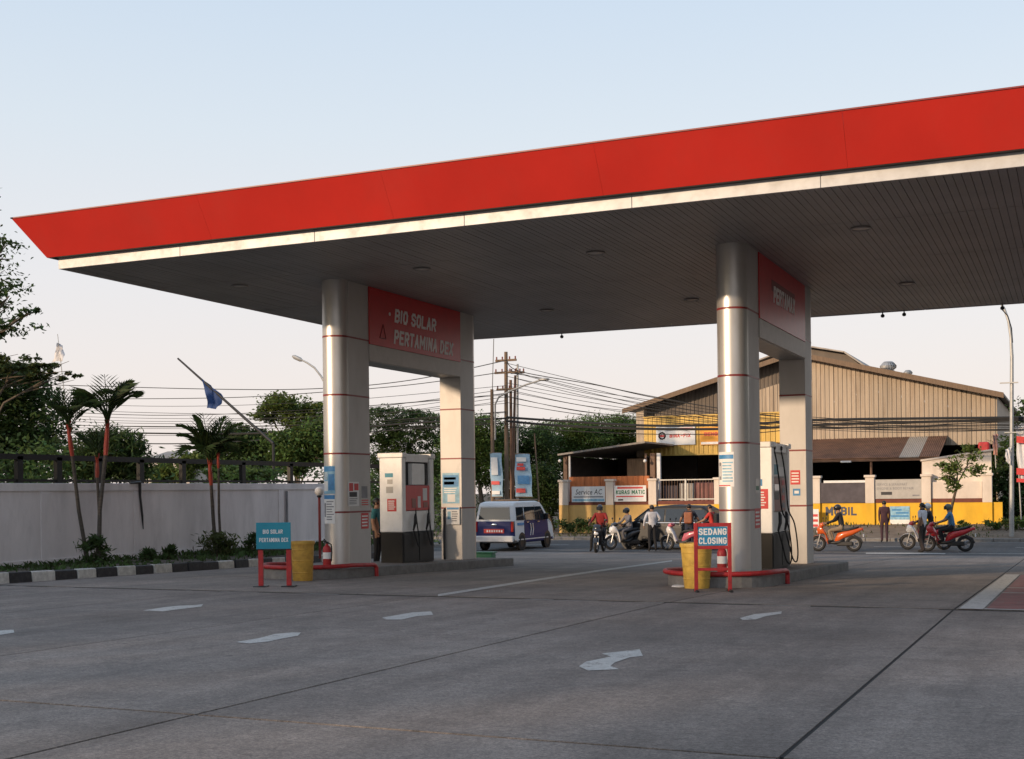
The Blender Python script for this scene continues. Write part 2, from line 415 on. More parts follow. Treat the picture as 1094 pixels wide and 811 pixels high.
# ================================================================== GROUND
def strip_sheet(name, xs, ys, zf, mat_, dz=0.0, label=None, kind="structure"):
    mb = MB(); nx, ny = len(xs), len(ys)
    vs = [(x, y, zf(x, y) + dz) for y in ys for x in xs]
    fs = [(j*nx+i, j*nx+i+1, (j+1)*nx+i+1, (j+1)*nx+i) for j in range(ny-1) for i in range(nx-1)]
    mb.add(vs, fs)
    o = obj(name, mb, mat_); tag(o, label, kind=kind); return o
strip_sheet("ground", [-900, -60, 0, 60, 900], [-400, -6, 16.5, 43.5, 54.4, 70, 1500], lambda x, y: gz(x, y), MT['soil'], -.045, "dark earth ground under and around the forecourt")
road = strip_sheet("road", [-160, -40, 0, 40, 160], [43.52, 47, 50.5, 54.35], gz, MT['asphalt'], 0.0, "grey asphalt street running past the filling station")
for Y in (44.95, 54.0):
    mb = MB(); mb.add([(-70, Y, ROAD_Z+.004), (60, Y, ROAD_Z+.004), (60, Y+.14, ROAD_Z+.004), (-70, Y+.14, ROAD_Z+.004)], [(0,1,2,3)])
    obj("edge_line", mb, MT['paint_white'], road)
for i in range(16):
    x = -42 + i*5.0
    mb = MB(); mb.add([(x, 49.5, ROAD_Z+.004), (x+2.6, 49.5, ROAD_Z+.004), (x+2.6, 49.63, ROAD_Z+.004), (x, 49.63, ROAD_Z+.004)], [(0,1,2,3)])
    obj("lane_dash", mb, MT['paint_white'], road)

fore = tag(link("forecourt_pavement", None), "worn grey concrete slab forecourt with dark joints and painted arrows", kind="structure"); ABS[fore] = (0,0,0)
XJ = [-1.38 + 3.65*k for k in range(-5, 5)]
XJ = [-22.5] + XJ[0:] + [17.0, 24.0]
YJ = [-24, -13.7, -3.6, 6.42, 16.5, 26.6, 35.2, 43.5]
for i in range(len(XJ)-1):
    for j in range(len(YJ)-1):
        a, b, c, d = XJ[i], XJ[i+1], YJ[j], YJ[j+1]
        gl = .015 if abs(a+1.38) < .01 else (.015 if abs(a+5.03) < .01 else .010)
        gr = .015 if abs(b+1.38) < .01 else (.015 if abs(b+5.03) < .01 else .010)
        a += gl; b -= gr; c += .12 if abs(c-16.5) < .01 else .018; d -= .12 if abs(d-16.5) < .01 else .018
        mb = MB(); z0, z1 = gz(a, c), gz(a, d)
        mb.add([(a,c,z0-.16),(b,c,z0-.16),(b,d,z1-.16),(a,d,z1-.16),(a,c,z0),(b,c,z0),(b,d,z1),(a,d,z1)],
               [(0,3,2,1),(4,5,6,7),(0,1,5,4),(1,2,6,5),(2,3,7,6),(3,0,4,7)])
        obj("concrete_slab", mb, MT['concrete'], fore)

# crumbling filler in the wide cross joint: broken lumps between dark gaps
g = np.random.default_rng(21); mb = MB(); x = -21.0
while x < 14:
    L = float(g.uniform(.12, .9)); 
    if g.random() < .3:
        w0 = float(g.uniform(.025, .07)); off = float(g.uniform(-.03, .03)); z = gz(0, 16.5) - float(g.uniform(.001, .007))
        mb.prism([(x, 16.5+off-w0, z), (x+L*.5, 16.5+off-w0*1.1, z), (x+L, 16.5+off-w0*.5, z), (x+L, 16.5+off+w0*.7, z), (x+L*.4, 16.5+off+w0, z)], (0, 0, -.05))
    x += L
tag(obj("joint_filler", mb, MT['kerb_conc'], fore), None, kind="stuff")
for yj in YJ[1:-1]:
    w_ = .121 if yj == 16.5 else .019; mb = MB(); mb.box((-22.4, yj-w_, gz(0, yj)-.2), (23.9, yj+w_, gz(0, yj) - (.009 if yj == 16.5 else .007))); obj("joint_bed", mb, MT['joint'], fore)
for xj in XJ[1:-1]:
    for j in range(len(YJ)-1):
        a, b = YJ[j]+.06, YJ[j+1]-.06; mb = MB(); za, zb = gz(0, a)-.007, gz(0, b)-.007
        mb.slab([(xj-.015, a, za), (xj+.015, a, za), (xj+.015, b, zb), (xj-.015, b, zb)], .15); obj("joint_bed", mb, MT['joint'], fore)
gk = np.random.default_rng(33)
for (x0, y0, ang, L) in ((.9, 12.0, 2.2, 1.0), (-3.9, 19.4, .5, 1.2), (-11.0, 18.6, 2.9, 1.3)):
    P = [Vector((x0, y0))]; a = ang
    for i in range(int(L/.12)): a += float(gk.normal(0, .35)); a = ang + (a-ang)*.85; P.append(P[-1] + Vector((math.cos(a), math.sin(a)))*.12)
    mb = MB(); n = len(P); vs_ = []
    for i, p in enumerate(P):
        t_ = (P[min(i+1, n-1)]-P[max(i-1, 0)]).normalized(); q = Vector((-t_.y, t_.x))*(.009*(1-i/n)+.002)*float(gk.uniform(.5, 1.4))
        vs_ += [(p.x+q.x, p.y+q.y, gz(p.x, p.y)+.0025), (p.x-q.x, p.y-q.y, gz(p.x, p.y)+.0025)]
    mb.add(vs_, [(2*i, 2*i+1, 2*i+3, 2*i+2) for i in range(n-1)]); obj("crack", mb, MT['joint'], fore)
def painted(pix, name, mat_=None, dz=.004):
    mb = MB(); P = [on_ground(x, y, dz) for x, y in pix]
    mb.add(P, [tuple(range(len(P)))])
    # keep the sheet facing up
    o = obj(name, mb, mat_ or MT['paint_white'], fore)
    if o.data.polygons[0].normal.z < 0: o.data.flip_normals()
    return o
def z8(p): return [(540 + x/1.975, 560 + y/1.975) for x, y in p]
def z7(p): return [(x/1.954, 580 + y/1.954) for x, y in p]
painted(z8([(155,300),(170,290),(205,283),(222,279),(203,273),(283,264),(290,278),(262,281),(230,292),(222,299),(240,306),(175,309)]), "painted_arrow")
painted(z7([(298,141),(345,134),(375,131),(405,130),(424,128),(420,133),(395,136),(362,140),(340,143)]), "painted_arrow")
painted(z7([(492,207),(540,199),(575,190),(610,187),(628,187),(622,194),(592,199),(560,206),(520,210)]), "painted_arrow")
painted(z7([(798,156),(838,149),(862,145),(900,143),(904,150),(870,153),(838,160),(806,160)]), "painted_arrow")
painted(z7([(-40,187),(0,183),(28,181),(30,187),(0,192),(-40,196)]), "painted_arrow")
painted(z8([(495,198),(525,190),(555,187),(583,184),(582,189),(550,194),(528,201),(500,202)]), "painted_arrow")
painted([(468,637),(468,634.8),(560,620.5),(640,608.8),(718,598.6),(718,599.8),(640,610.6),(560,622.6)], "lane_line")
painted([(888,603),(900,606),(902,608.5),(896,609),(886,605)], "lane_line")
painted([(925,590.6),(1010,590.9),(1010,591.8),(925,591.6)], "lane_line")
# red painted bay on the right with its white border
def patch(x0, x1, y0, y1, name, mat_, dz):
    ys = [y0] + [y for y in (26.6,) if y0 < y < y1] + [y1]
    mb = MB(); n = len(ys)
    mb.add([p for y in ys for p in ((x0, y, gz(x0, y)+dz), (x1, y, gz(x1, y)+dz))], [(2*i, 2*i+1, 2*i+3, 2*i+2) for i in range(n-1)])
    obj(name, mb, mat_, fore)
bay = [(16.75, 20.6), (20.75, 22.2), (22.35, 27.9)]
for a, b in bay: patch(-1.02, 9.4, a, b, "red_bay_paint", MT['paint_red'], .004)
patch(-1.33, -1.05, 16.6, 28.0, "bay_border", MT['paint_white'], .008)
patch(-1.04, 9.4, 16.62, 16.74, "bay_border", MT['paint_white'], .008)
patch(-1.04, 9.4, 20.62, 20.72, "bay_border", MT['paint_white'], .008)
patch(-1.04, 9.4, 22.22, 22.32, "bay_border", MT['paint_white'], .008)

# planting bed, kerb of black and white blocks, boundary wall on the left
def kx(y): return -17.62 - .12*(y - 18.5)
mbd = MB(); ys = np.linspace(6, 37.5, 22)
for j, y in enumerate(ys):
    kt = gz(-18, y) + .15
    mbd.add([(kx(y)-.16, y, kt), (kx(y)-1.2, y, .6*kt+.05), (-21.85, y, .02)], [])
for j in range(len(ys)-1):
    for i in range(2): mbd.f.append((j*3+i+1, j*3+i, (j+1)*3+i, (j+1)*3+i+1)); mbd.m.append(0)
bed = tag(obj("planting_bed", mbd, MT['soil']), "strip of dark soil between striped kerb and boundary wall", kind="structure")
kerb = thing("striped_kerb", "kerb of alternating black and white painted blocks edging the planting bed", "kerb", (kx(20), 20, gz(-18, 20)))
y = 8.0; k = 0
while y < 37.0:
    L = .665*random.uniform(.9, 1.1); x0, x1 = kx(y), kx(y+L-.02); za, zb = gz(-18, y), gz(-18, y+L)
    j = random.uniform(-.02, .02)
    mb = MB(); mb.add([(x0-.15,y,za-.1),(x0+j,y,za-.1),(x1+j,y+L-.02,zb-.1),(x1-.15,y+L-.02,zb-.1),(x0-.15,y,za+.19),(x0-.02+j,y,za+.19+j),(x1-.02+j,y+L-.02,zb+.19+j),(x1-.15,y+L-.02,zb+.19)],
                      [(0,3,2,1),(4,5,6,7),(0,1,5,4),(1,2,6,5),(2,3,7,6),(3,0,4,7)])
    obj("kerb_block", mb, MT['kerb_white'] if (k % 2 and k != 23) else MT['kerb_black'], kerb, bevel=.02)
    y += L; k += 1
wall = thing("boundary_wall", "long low off-white rendered wall with shallow panels behind the palms", "wall", (-21.9, 22, 0))
WX = -21.9
mb = MB(); mb.box((WX-.2, 8, -.6), (WX, 36.3, 1.90)); obj("wall_core", mb, MT['wall_paint'], wall)
mb = MB(); mb.box((WX-.23, 7.98, 1.74), (WX+.03, 36.32, 1.925)); obj("coping_band", mb, MT['wall_paint'], wall, bevel=.008)
PY = [on_x(px, 540, WX).y for px in (48, 146.5, 232.5, 300)]
PY = [PY[0] - 5.6, PY[0] - 2.8 + .2] + PY + [35.9]
for yy in PY:
    mb = MB(); mb.box((WX-.01, yy-.14, -.5), (WX+.022, yy+.14, 1.738)); obj("pilaster_strip", mb, MT['wall_paint'], wall, bevel=.006)
mb = MB(); mb.box((WX-.01, 8.0, -.4), (WX+.026, 36.3, .16)); obj("plinth", mb, MT['wall_paint'], wall, bevel=.006)
p = on_x(305, 540, WX)
mb = MB(); mb.tube([(WX+.05, p.y, .02), (WX+.05, p.y, 1.7)], .035, 10); obj("down_pipe", mb, MT['grey_print'], wall, smooth=True)

p0 = on_x(149, 517, WX+.05); zz0 = p0.z
mb = MB(); mb.tube([(WX+.05, p0.y-.35, 1.93), (WX+.06, p0.y, 1.95), (WX+.05, p0.y+.02, 1.6), (WX+.045, p0.y+.10, 1.1), (WX+.045, p0.y+.13, .75)], [.02, .05, .03, .028, .012], 7)
tag(obj("hanging_root", mb, MT['dark'], origin=(WX+.05, p0.y, 1.93), smooth=True), "dark dried stem hanging down over the boundary wall", "stem")
# ================================================================== CANOPY
CX0, CX1, CYF, CYB, ZS, ZR, ZT, SIL, FL_ = -17.745, 8.2, 18.71, 32.81, 5.974, 6.169, 6.878, .145, .441
can = thing("station_canopy", "broad flat canopy with flared red fascia and silver edge over the pumps", "canopy", (-5, 25.5, 0))
mb = MB()
x = CX0 + .02
while x < CX1 - .12:
    for (ya, yb) in ((CYF+.03, 21.40), (21.42, 25.14), (25.16, 28.90), (28.92, CYB-.03)):
        dz = random.uniform(0, .004)
        mb.box((x, ya, ZS + dz), (x + .111, yb, ZS + .03))
    x += .12
so = tag(obj("soffit_strips", mb, MT['soffit'], can), "narrow grey metal ceiling strips", kind="stuff")
mb = MB(); mb.box((CX0+.01, CYF+.01, ZS+.028), (CX1-.01, CYB-.01, ZS+.16)); obj("ceiling_void", mb, MT['soffit_dark'], can)
mb = MB(); mb.box((CX0-.3, CYF-.3, ZT-.16), (CX1+.3, CYB+.3, ZT-.12)); obj("roof_deck", mb, MT['steel'], can)
# silver edge, in lengths
def edge_lengths(a, b, n): q = np.linspace(a, b, n+1); return [(q[i]+.003, q[i+1]-.003) for i in range(n)]
for a, b in edge_lengths(CX0, CX1, 9):
    for yy, s_ in ((CYF, 1), (CYB, -1)):
        mb = MB(); mb.box((a, min(yy, yy+.05*s_), ZS-.012), (b, max(yy, yy+.05*s_), ZR+.02)); obj("edge_trim", mb, MT['silver_trim'], can, bevel=.006)
for a, b in edge_lengths(CYF+.05, CYB-.05, 5):
    for xx, s_ in ((CX0, 1), (CX1, -1)):
        mb = MB(); mb.box((min(xx, xx+.05*s_), a, ZS-.012), (max(xx, xx+.05*s_), b, ZR+.02)); obj("edge_trim", mb, MT['silver_trim'], can, bevel=.006)
o1, o2 = SIL, SIL+FL_
mb = MB(); mb.box((CX0-o1+.01, CYF-o1+.01, ZR-.004), (CX1+o1-.01, CYB+o1-.01, ZR+.015)); obj("fascia_return", mb, MT['dark'], can)
def fascia(p, q, outb, outt, n, first=True):
    # p,q: inner corners (x,y) of this side; fascia leans outwards
    d = Vector((q[0]-p[0], q[1]-p[1])); Ln = d.length; d.normalize(); nrm = Vector((d.y, -d.x))
    ts = np.linspace(0, 1, n+1)
    for i in range(n):
        a, b = ts[i]*Ln + (.0015 if i else 0), ts[i+1]*Ln - (.0015 if i < n-1 else 0)
        ab, at = (a - outb, a - outt) if i == 0 else (a, a)
        bb, bt = (b + outb, b + outt) if i == n-1 else (b, b)
        j0 = j1 = 0.0
        def P(t, o, z): w = Vector(p) + d*t + nrm*o; return (w.x, w.y, z)
        mb = MB(); mb.slab([P(ab, outb, ZR), P(bb, outb, ZR), P(bt, outt + j1, ZT + j1*.3), P(at, outt + j0, ZT + j0*.3)], .03)
        obj("fascia_panel", mb, MT['red'], can)
fascia((CX0, CYF), (CX1, CYF), o1, o2, 7)
fascia((CX1, CYF), (CX1, CYB), o1, o2, 4)
fascia((CX1, CYB), (CX0, CYB), o1, o2, 7)
fascia((CX0, CYB), (CX0, CYF), o1, o2, 4)
# thin metal capping along the top
for (a, b) in (((CX0-o2, CYF-o2), (CX1+o2, CYF-o2)), ((CX0-o2, CYB+o2), (CX1+o2, CYB+o2)), ((CX0-o2, CYF-o2), (CX0-o2, CYB+o2)), ((CX1+o2, CYF-o2), (CX1+o2, CYB+o2))):
    mb = MB(); mb.box((min(a[0], b[0])-.012, min(a[1], b[1])-.012, ZT-.006), (max(a[0], b[0])+.05, max(a[1], b[1])+.05, ZT+.016)); obj("top_capping", mb, MT['red_dark'], can)
# recessed ceiling lights (unlit)
LX = [-15.9, -11.6, -8.0, -3.25, 1.1]
for X in LX:
    for Y in (21.95, 28.35):
        lt = thing("canopy_light", "%s unlit round canopy ceiling light, %s row" % (["far left", "left middle", "centre", "right of centre", "right end"][LX.index(X)], "front" if Y < 25 else "rear"), "light", (X, Y, ZS-.05), group="recessed canopy lights")
        mb = MB(); mb.lathe([(.17, ZS-.002), (.18, ZS-.02), (.165, ZS-.035), (.14, ZS-.03), (.135, ZS-.01)], (X, Y, 0), 20, cap=False); obj("rim", mb, MT['soffit'], lt, smooth=True)
        mb = MB(); mb.lathe([(.005, ZS-.025), (.135, ZS-.018), (.135, ZS-.01)], (X, Y, 0), 20); obj("lens", mb, MT['lens'], lt, smooth=True)
for i, px in enumerate((600, 943, 966, 1071)):
    p = on_y(px, 340, CYB-.15)
    t = thing("floodlight", ["small dark lamp under the canopy's back edge above the white van", "small dark lamp under canopy back edge, right of the rear pier, left of a pair", "small dark lamp under canopy back edge, right one of a pair", "dark lamp with drooping cable at canopy's far right back edge"][i], "lamp", (p.x, p.y, ZS), group="small lamps under canopy back edge")
    mb = MB(); mb.tube([(p.x, p.y, ZS-.01), (p.x, p.y, ZS-.07)], .015, 6); obj("bracket", mb, MT['dark'], t)
    mb = MB(); mb.lathe([(.02, ZS-.15), (.045, ZS-.135), (.05, ZS-.09), (.02, ZS-.06)], (p.x, p.y, 0), 12); obj("housing", mb, MT['dark'], t, smooth=True)
    if i == 3:
        mb = MB(); mb.tube([(p.x, p.y, ZS-.15), (p.x+.12, p.y, ZS-.3), (p.x+.2, p.y, ZS-.6), (p.x+.22, p.y, ZS-.95)], .012, 6); obj("cable", mb, MT['dark'], t)

# ================================================================== ISLANDS, PIERS, HEADER SIGNS
XL, XRR, YF, YFB, YR, YRB, PR = -13.88, -5.584, 22.45, 23.288, 27.647, 28.37, .2796
RINGS = [1.22, 2.42, 3.62, 4.82]
def isl_z(y): return gz(0, y) + .19
def outline_front(r, X=0, Y=0, y1=None, n=14):          # half round towards -Y, flat back
    pts = [(X + r*math.cos(a), Y + r*math.sin(a)) for a in np.linspace(math.pi, 2*math.pi, n)]
    return pts
def island(X, which):
    t = thing("pump_island", "raised pump island with rounded nose, %s" % which, "island", (X, 24.5, gz(X, 24.5)))
    hw, y0, y1, rr = .88, 20.45, 29.35, .88
    nose = [(X + hw*math.cos(a), y0 + rr + rr*math.sin(a)) for a in np.linspace(math.pi, 2*math.pi, 15)]
    def ring(inset, zoff):
        q = [(X + (p[0]-X)*(1-inset/hw), y0+rr + (p[1]-y0-rr)*(1-inset/hw)) for p in nose] + [(X+hw-inset, y1-inset), (X-hw+inset, y1-inset)]
        return [(a, b, gz(a, b) + zoff) for a, b in q]
    b0, b1, b2, b3 = ring(0, -.05), ring(0, .17), ring(.02, .19), ring(.16, .19)
    n = len(b0); mb = MB()
    mb.add(b0+b1+b2+b3, [(k*n+i, k*n+(i+1) % n, (k+1)*n+(i+1) % n, (k+1)*n+i) for k in range(3) for i in range(n)])
    obj("kerb", mb, MT['kerb_conc'], t)
    mb = MB(); c = ring(.16, .188); mb.add(c, [tuple(range(len(c)))]); obj("island_top", mb, MT['concrete'], t)
    return t
island(XL, "under the bio solar header sign")
island(XRR, "behind the closing notice and yellow bin")

def pier(X, front, label):
    Yc = YF if front else YRB; flat = YFB if front else YR
    zb = isl_z(Yc)
    t = thing("canopy_pier", label, "pier", (X, Yc, zb))
    sg = 1 if front else -1               # flat end lies on +Y for front piers
    zs = [zb - .02] + RINGS + [ZS + .02]
    def prof(r, cut=0):                   # whole outline at radius r
        a = [(X + r*math.cos(q), Yc + sg*r*math.sin(q)) for q in np.linspace(math.pi, 2*math.pi, 17)]
        return a + [(X + r, flat), (X - r, flat)]
    mb = MB(); q = prof(PR - .012); q[-2:] = [(q[-2][0], flat - sg*.013), (q[-1][0], flat - sg*.013)]; mb.prism([(a, b, zb) for a, b in q], (0, 0, ZS - zb)); obj("core", mb, MT['dark'], t)
    for i in range(5):
        z0, z1 = zs[i] + (.016 if i else 0), zs[i+1] - (.016 if i < 4 else 0)
        # rounded nose panel
        mb = MB(); m = 17
        A = [(X + PR*math.cos(q), Yc + sg*PR*math.sin(q)) for q in np.linspace(math.pi, 2*math.pi, m)]
        B = [(X + (PR-.011)*math.cos(q), Yc + sg*(PR-.011)*math.sin(q)) for q in np.linspace(math.pi, 2*math.pi, m)]
        vs = [(a, b, z0) for a, b in A] + [(a, b, z1) for a, b in A] + [(a, b, z0) for a, b in B] + [(a, b, z1) for a, b in B]
        fs = [(k, k+1, m+k+1, m+k) for k in range(m-1)] + [(2*m+k, 3*m+k, 3*m+k+1, 2*m+k+1) for k in range(m-1)] + [(m+k, m+k+1, 3*m+k+1, 3*m+k) for k in range(m-1)] + [(k+1, k, 2*m+k, 2*m+k+1) for k in range(m-1)]
        fs = fs if front else [f[::-1] for f in fs]
        mb.add(vs, fs); obj("nose_panel", mb, MT['silver'], t, smooth=True)
        ya, yb = sorted((Yc + sg*.006, flat))
        for s in (1, -1):
            mb = MB(); xa, xb = sorted((X + s*PR, X + s*(PR-.011))); mb.box((xa, ya, z0), (xb, yb, z1)); obj("side_panel", mb, MT['silver_flat'], t)
        mb = MB(); xa, xb = X-PR+.012, X+PR-.012; y0_, y1_ = sorted((flat, flat - sg*.011)); mb.box((xa, y0_, z0), (xb, y1_, z1)); obj("end_panel", mb, MT['silver_flat'], t)
    for z in RINGS:
        q = [(X + (PR+.003)*math.cos(q), Yc + sg*(PR+.003)*math.sin(q)) for q in np.linspace(math.pi, 2*math.pi, 17)] + [(X + PR + .003, flat + sg*.003), (X - PR - .003, flat + sg*.003)]
        mb = MB(); mb.prism([(a, b, z-.018) for a, b in q], (0, 0, .036)); obj("ring_band", mb, MT['red_dark'], t)
    return t
pier(XL, True, "front silver pier with rounded face, left of the bio solar pump")
pier(XL, False, "rear silver pier behind the bio solar pump, beside the van")
pier(XRR, True, "front silver pier with rounded face beside the closing notice")
pier(XRR, False, "rear silver pier right of the pump with hanging black hoses")

def header(X, label, lines, panel_z0=4.755, bz=4.40):
    t = thing("header_sign", label, "sign", (X, (YFB+YR)/2, bz))
    w = PR + .022
    y0, y1 = YFB + .006, YR - .006
    mb = MB(); mb.box((X-w, y0, panel_z0), (X+w, y1, ZS-.004)); p = obj("red_panel", mb, MT['red_sign'], t, bevel=.004)
    mb = MB(); mb.box((X-w+.006, y0, bz), (X+w-.006, y1, panel_z0-.004)); obj("beam_cladding", mb, MT['beam'], t, bevel=.006)
    mb = MB(); mb.box((X-w+.05, y0+.02, bz-.012), (X+w-.05, y1-.02, bz+.01)); obj("beam_soffit", mb, MT['steel'], t)
    L = YR - YFB; H = ZS - panel_z0
    for s in (1, -1):
        for (txt, a, b, zc, h, mt) in lines:
            yy = YFB + (a if s > 0 else 1-a)*L
            block_text(txt, (b-a)*L, h, (X + s*(w+.001), yy, panel_z0 + zc*H - h/2), (0, s, 0), (0, 0, 1), mt, p, shear=.16, bold=.2, extrude=.008)
    return t, w
hl, w = header(XL, "red header sign reading bio solar and pertamina dex between left piers", [("BIO SOLAR", .245, .70, .60, .30, MT['letter_pale']), ("PERTAMINA DEX", .235, .90, .215, .32, MT['letter_pale'])])
# bullet and the small outlined triangle before the lines
Lh = YR - YFB
mb = MB(); mb.lathe([(.04, 0), (.04, .008)], (XL+w+.001, YFB+.2*Lh, 5.49), 12, axis='x'); obj("bullet", mb, MT['letter_pale'], hl)
mb = MB(); a = Vector((XL+w+.002, YFB+.10*Lh, 4.93)); b = a + Vector((0, .26, 0)); c = a + Vector((0, .15, .30))
for p, q in ((a, b), (b, c), (c, a)): mb.tube([p, q], .012, 5)
obj("triangle_mark", mb, MT['red_dark'], hl)
hr, w = header(XRR, "red header sign reading pertamax between right piers", [("PERTAMAX", .265, .735, .49, .33, MT['letter_pale'])])
mb = MB(); mb.box((XRR+w, YFB+.235*Lh, 5.40), (XRR+w+.0015, YFB+.74*Lh, 5.62)); obj("tape_patch", mb, MT['red_dark'], hr)
# ================================================================== PRINTS ON THE PIERS AND PUMPS
def flat_print(name, label, cat, o, right, up, w, h, base, els=(), group=None, t=.003, parent=None):
    o, r, u = Vector(o), Vector(right).normalized(), Vector(up).normalized(); n = r.cross(u)
    def quad(mb, u0, v0, u1, v1, d0, th):
        q = [o + r*a + u*b + n*(d0+th) for a, b in ((u0*w, v0*h), (u1*w, v0*h), (u1*w, v1*h), (u0*w, v1*h))]
        mb.slab(q, th)
    mb = MB(); quad(mb, 0, 0, 1, 1, .001, t)
    if parent is None:
        c = o + r*w/2 + u*h/2
        root = thing(name, label, cat, tuple(c), group=group); obj("sheet", mb, base, root)
    else:
        root = obj(name, mb, base, parent)
    for e in els:
        mb = MB(); quad(mb, *e[:4], .001 + t + .0003, .0012); obj(e[5] if len(e) > 5 else "print_block", mb, e[4], root)
    return root
def lines_of(u0, v0, u1, v1, n, mt, ragged=.3):
    out = []; st = (v1-v0)/n
    for i in range(n):
        out.append((u0, v0+i*st+.25*st, u1 - random.random()*ragged*(u1-u0), v0+i*st+.72*st, mt, "text_line"))
    return out
def curved_print(name, label, cat, X, Yc, a0, a1, z0, z1, base, els=(), group=None):
    r = PR + .002
    def sheet(u0, v0, u1, v1, r, th, n=10):
        A = [R(a0 + (a1-a0)*(u0+(u1-u0)*i/n)) for i in range(n+1)]; zz = (z0+(z1-z0)*v0, z0+(z1-z0)*v1)
        vs = [(X+rr*math.cos(a), Yc+rr*math.sin(a), z) for rr in (r+th, r) for z in zz for a in A]; m = n+1
        fs = [(i, i+1, m+i+1, m+i) for i in range(n)] + [(2*m+i, 3*m+i, 3*m+i+1, 2*m+i+1) for i in range(n)]
        fs += [(m+i, m+i+1, 3*m+i+1, 3*m+i) for i in range(n)] + [(i+1, i, 2*m+i, 2*m+i+1) for i in range(n)] + [(0, m, 3*m, 2*m), (n, 2*m+n, 3*m+n, m+n)]
        mb = MB(); mb.add(vs, fs); return mb
    am = R((a0+a1)/2)
    t = thing(name, label, cat, (X+r*math.cos(am), Yc+r*math.sin(am), (z0+z1)/2), group=group)
    obj("sheet", sheet(0, 0, 1, 1, r, .002), base, t, smooth=True)
    for e in els: obj(e[5] if len(e) > 5 else "print_block", sheet(*e[:4], r+.0026, .001, 6), e[4], t, smooth=True)
    return t
W, B_, SK, RD, GR, INK, PP = MT['letter_white'], MT['blue_print'], MT['sky_print'], MT['red_print'], MT['grey_print'], MT['ink'], MT['paper']
# front left pier (angles: 270 faces -Y; camera sees about 215..330)
curved_print("poster", "pale blue poster on the left front pier's rounded face, upper of two", "poster", XL, YF, 222, 290, 1.60, 2.17, SK,
             [(0, .8, 1, .97, B_), (.08, .1, .5, .45, PP), (.55, .12, .95, .7, B_)] + lines_of(.1, .5, .5, .78, 4, W), "notices on the piers")
curved_print("poster", "white notice with blue heading on the left front pier's rounded face, lower of two", "notice", XL, YF, 222, 288, .99, 1.585, PP,
             [(0, .84, 1, .98, B_), (.08, .22, .3, .7, GR)] + lines_of(.36, .1, .94, .8, 8, GR), "notices on the piers")
nx = XL + PR
def side_y(px, X, py=530): return on_x(px, py, X).y
ya, yb = side_y(372, nx), side_y(383.5, nx)
flat_print("notice", "white paper notice with red blocks on the left front pier's flat side", "notice", (nx, ya, 1.34), (0,1,0), (0,0,1), yb-ya, .50, PP,
           [(.08, .62, .45, .95, RD), (.55, .65, .95, .93, RD), (.1, .38, .8, .58, INK)] + lines_of(.1, .06, .9, .34, 4, GR), "notices on the piers")
ya2, yb2 = side_y(385, nx), side_y(395.5, nx)
flat_print("notice", "grey clear-wrapped notice right of the red-blocked paper on left front pier", "notice", (nx, ya2, 1.30), (0,1,0), (0,0,1), yb2-ya2, .50, MT['lens'],
           [(.1, .4, .7, .9, GR)] + lines_of(.1, .08, .9, .36, 3, RD), "notices on the piers")
flat_print("sticker", "red square warning sticker low on the left front pier's flat side", "sticker", (nx, side_y(385.5, nx), .86), (0,1,0), (0,0,1), .30, .33, RD,
           lines_of(.1, .1, .9, .9, 4, W, .15), "red warning stickers")
# rear left pier, front face (faces -Y)
fx = XL - PR
flat_print("poster", "blue poster with arched top on the left rear pier", "poster", (fx+.04, YR, 1.33), (1,0,0), (0,0,1), .46, .74, SK,
           [(.05, .55, .95, .93, B_), (.1, .62, .7, .72, RD), (.1, .78, .8, .86, W), (.3, .05, .75, .3, PP)] + lines_of(.1, .33, .9, .53, 3, W), "notices on the piers")
flat_print("document_box", "white paper box under the blue poster on left rear pier", "box", (fx+.16, YR, .82), (1,0,0), (0,0,1), .36, .42, PP,
           [(.05, .86, .95, .98, B_), (.1, .3, .35, .75, SK)] + lines_of(.42, .15, .9, .8, 5, GR), t=.05)
mb = MB(); mb.tube([(fx+.1, YR-.05, isl_z(27.6)), (fx+.1, YR-.05, 1.16), (fx+.1, YR-.005, 1.2)], .03, 8)
tag(obj("conduit_pipe", mb, MT['dark'], origin=(fx+.1, YR-.05, isl_z(27.6)), smooth=True), "dark upright conduit pipe at the foot of left rear pier", "pipe")
# front right pier
curved_print("poster", "white notice with blue heading on the right front pier's rounded face", "notice", XRR, YF, 212, 283, 1.64, 2.26, PP,
             [(.03, .80, .97, .92, B_), (0, .02, .8, .05, RD), (.06, .2, .26, .7, GR), (.1, .3, .2, .6, PP)] + lines_of(.34, .12, .95, .74, 7, MT['sky_print']), "notices on the piers")
nxr = XRR + PR
flat_print("sticker", "red square warning sticker low on the right front pier's flat side", "sticker", (nxr, YF+.35, .88), (0,1,0), (0,0,1), .42, .36, RD,
           lines_of(.1, .1, .9, .9, 4, W, .15), "red warning stickers")
flat_print("sticker", "small pale green sticker halfway up the right front pier's flat side", "sticker", (nxr, YF+.42, 1.52), (0,1,0), (0,0,1), .3, .26, MT['lens'], [(.1,.2,.9,.5,MT['green_plastic'])])
fxr = XRR - PR
flat_print("sticker", "red square warning sticker on the right rear pier beside the hoses", "sticker", (fxr+.22, YR, 1.68), (1,0,0), (0,0,1), .21, .31, RD, lines_of(.12, .1, .9, .9, 4, W, .15), "red warning stickers")
flat_print("sticker", "round-cornered blue sticker under the red one on right rear pier", "sticker", (fxr+.27, YR, 1.44), (1,0,0), (0,0,1), .16, .15, B_, [(.2,.3,.8,.7,W)])

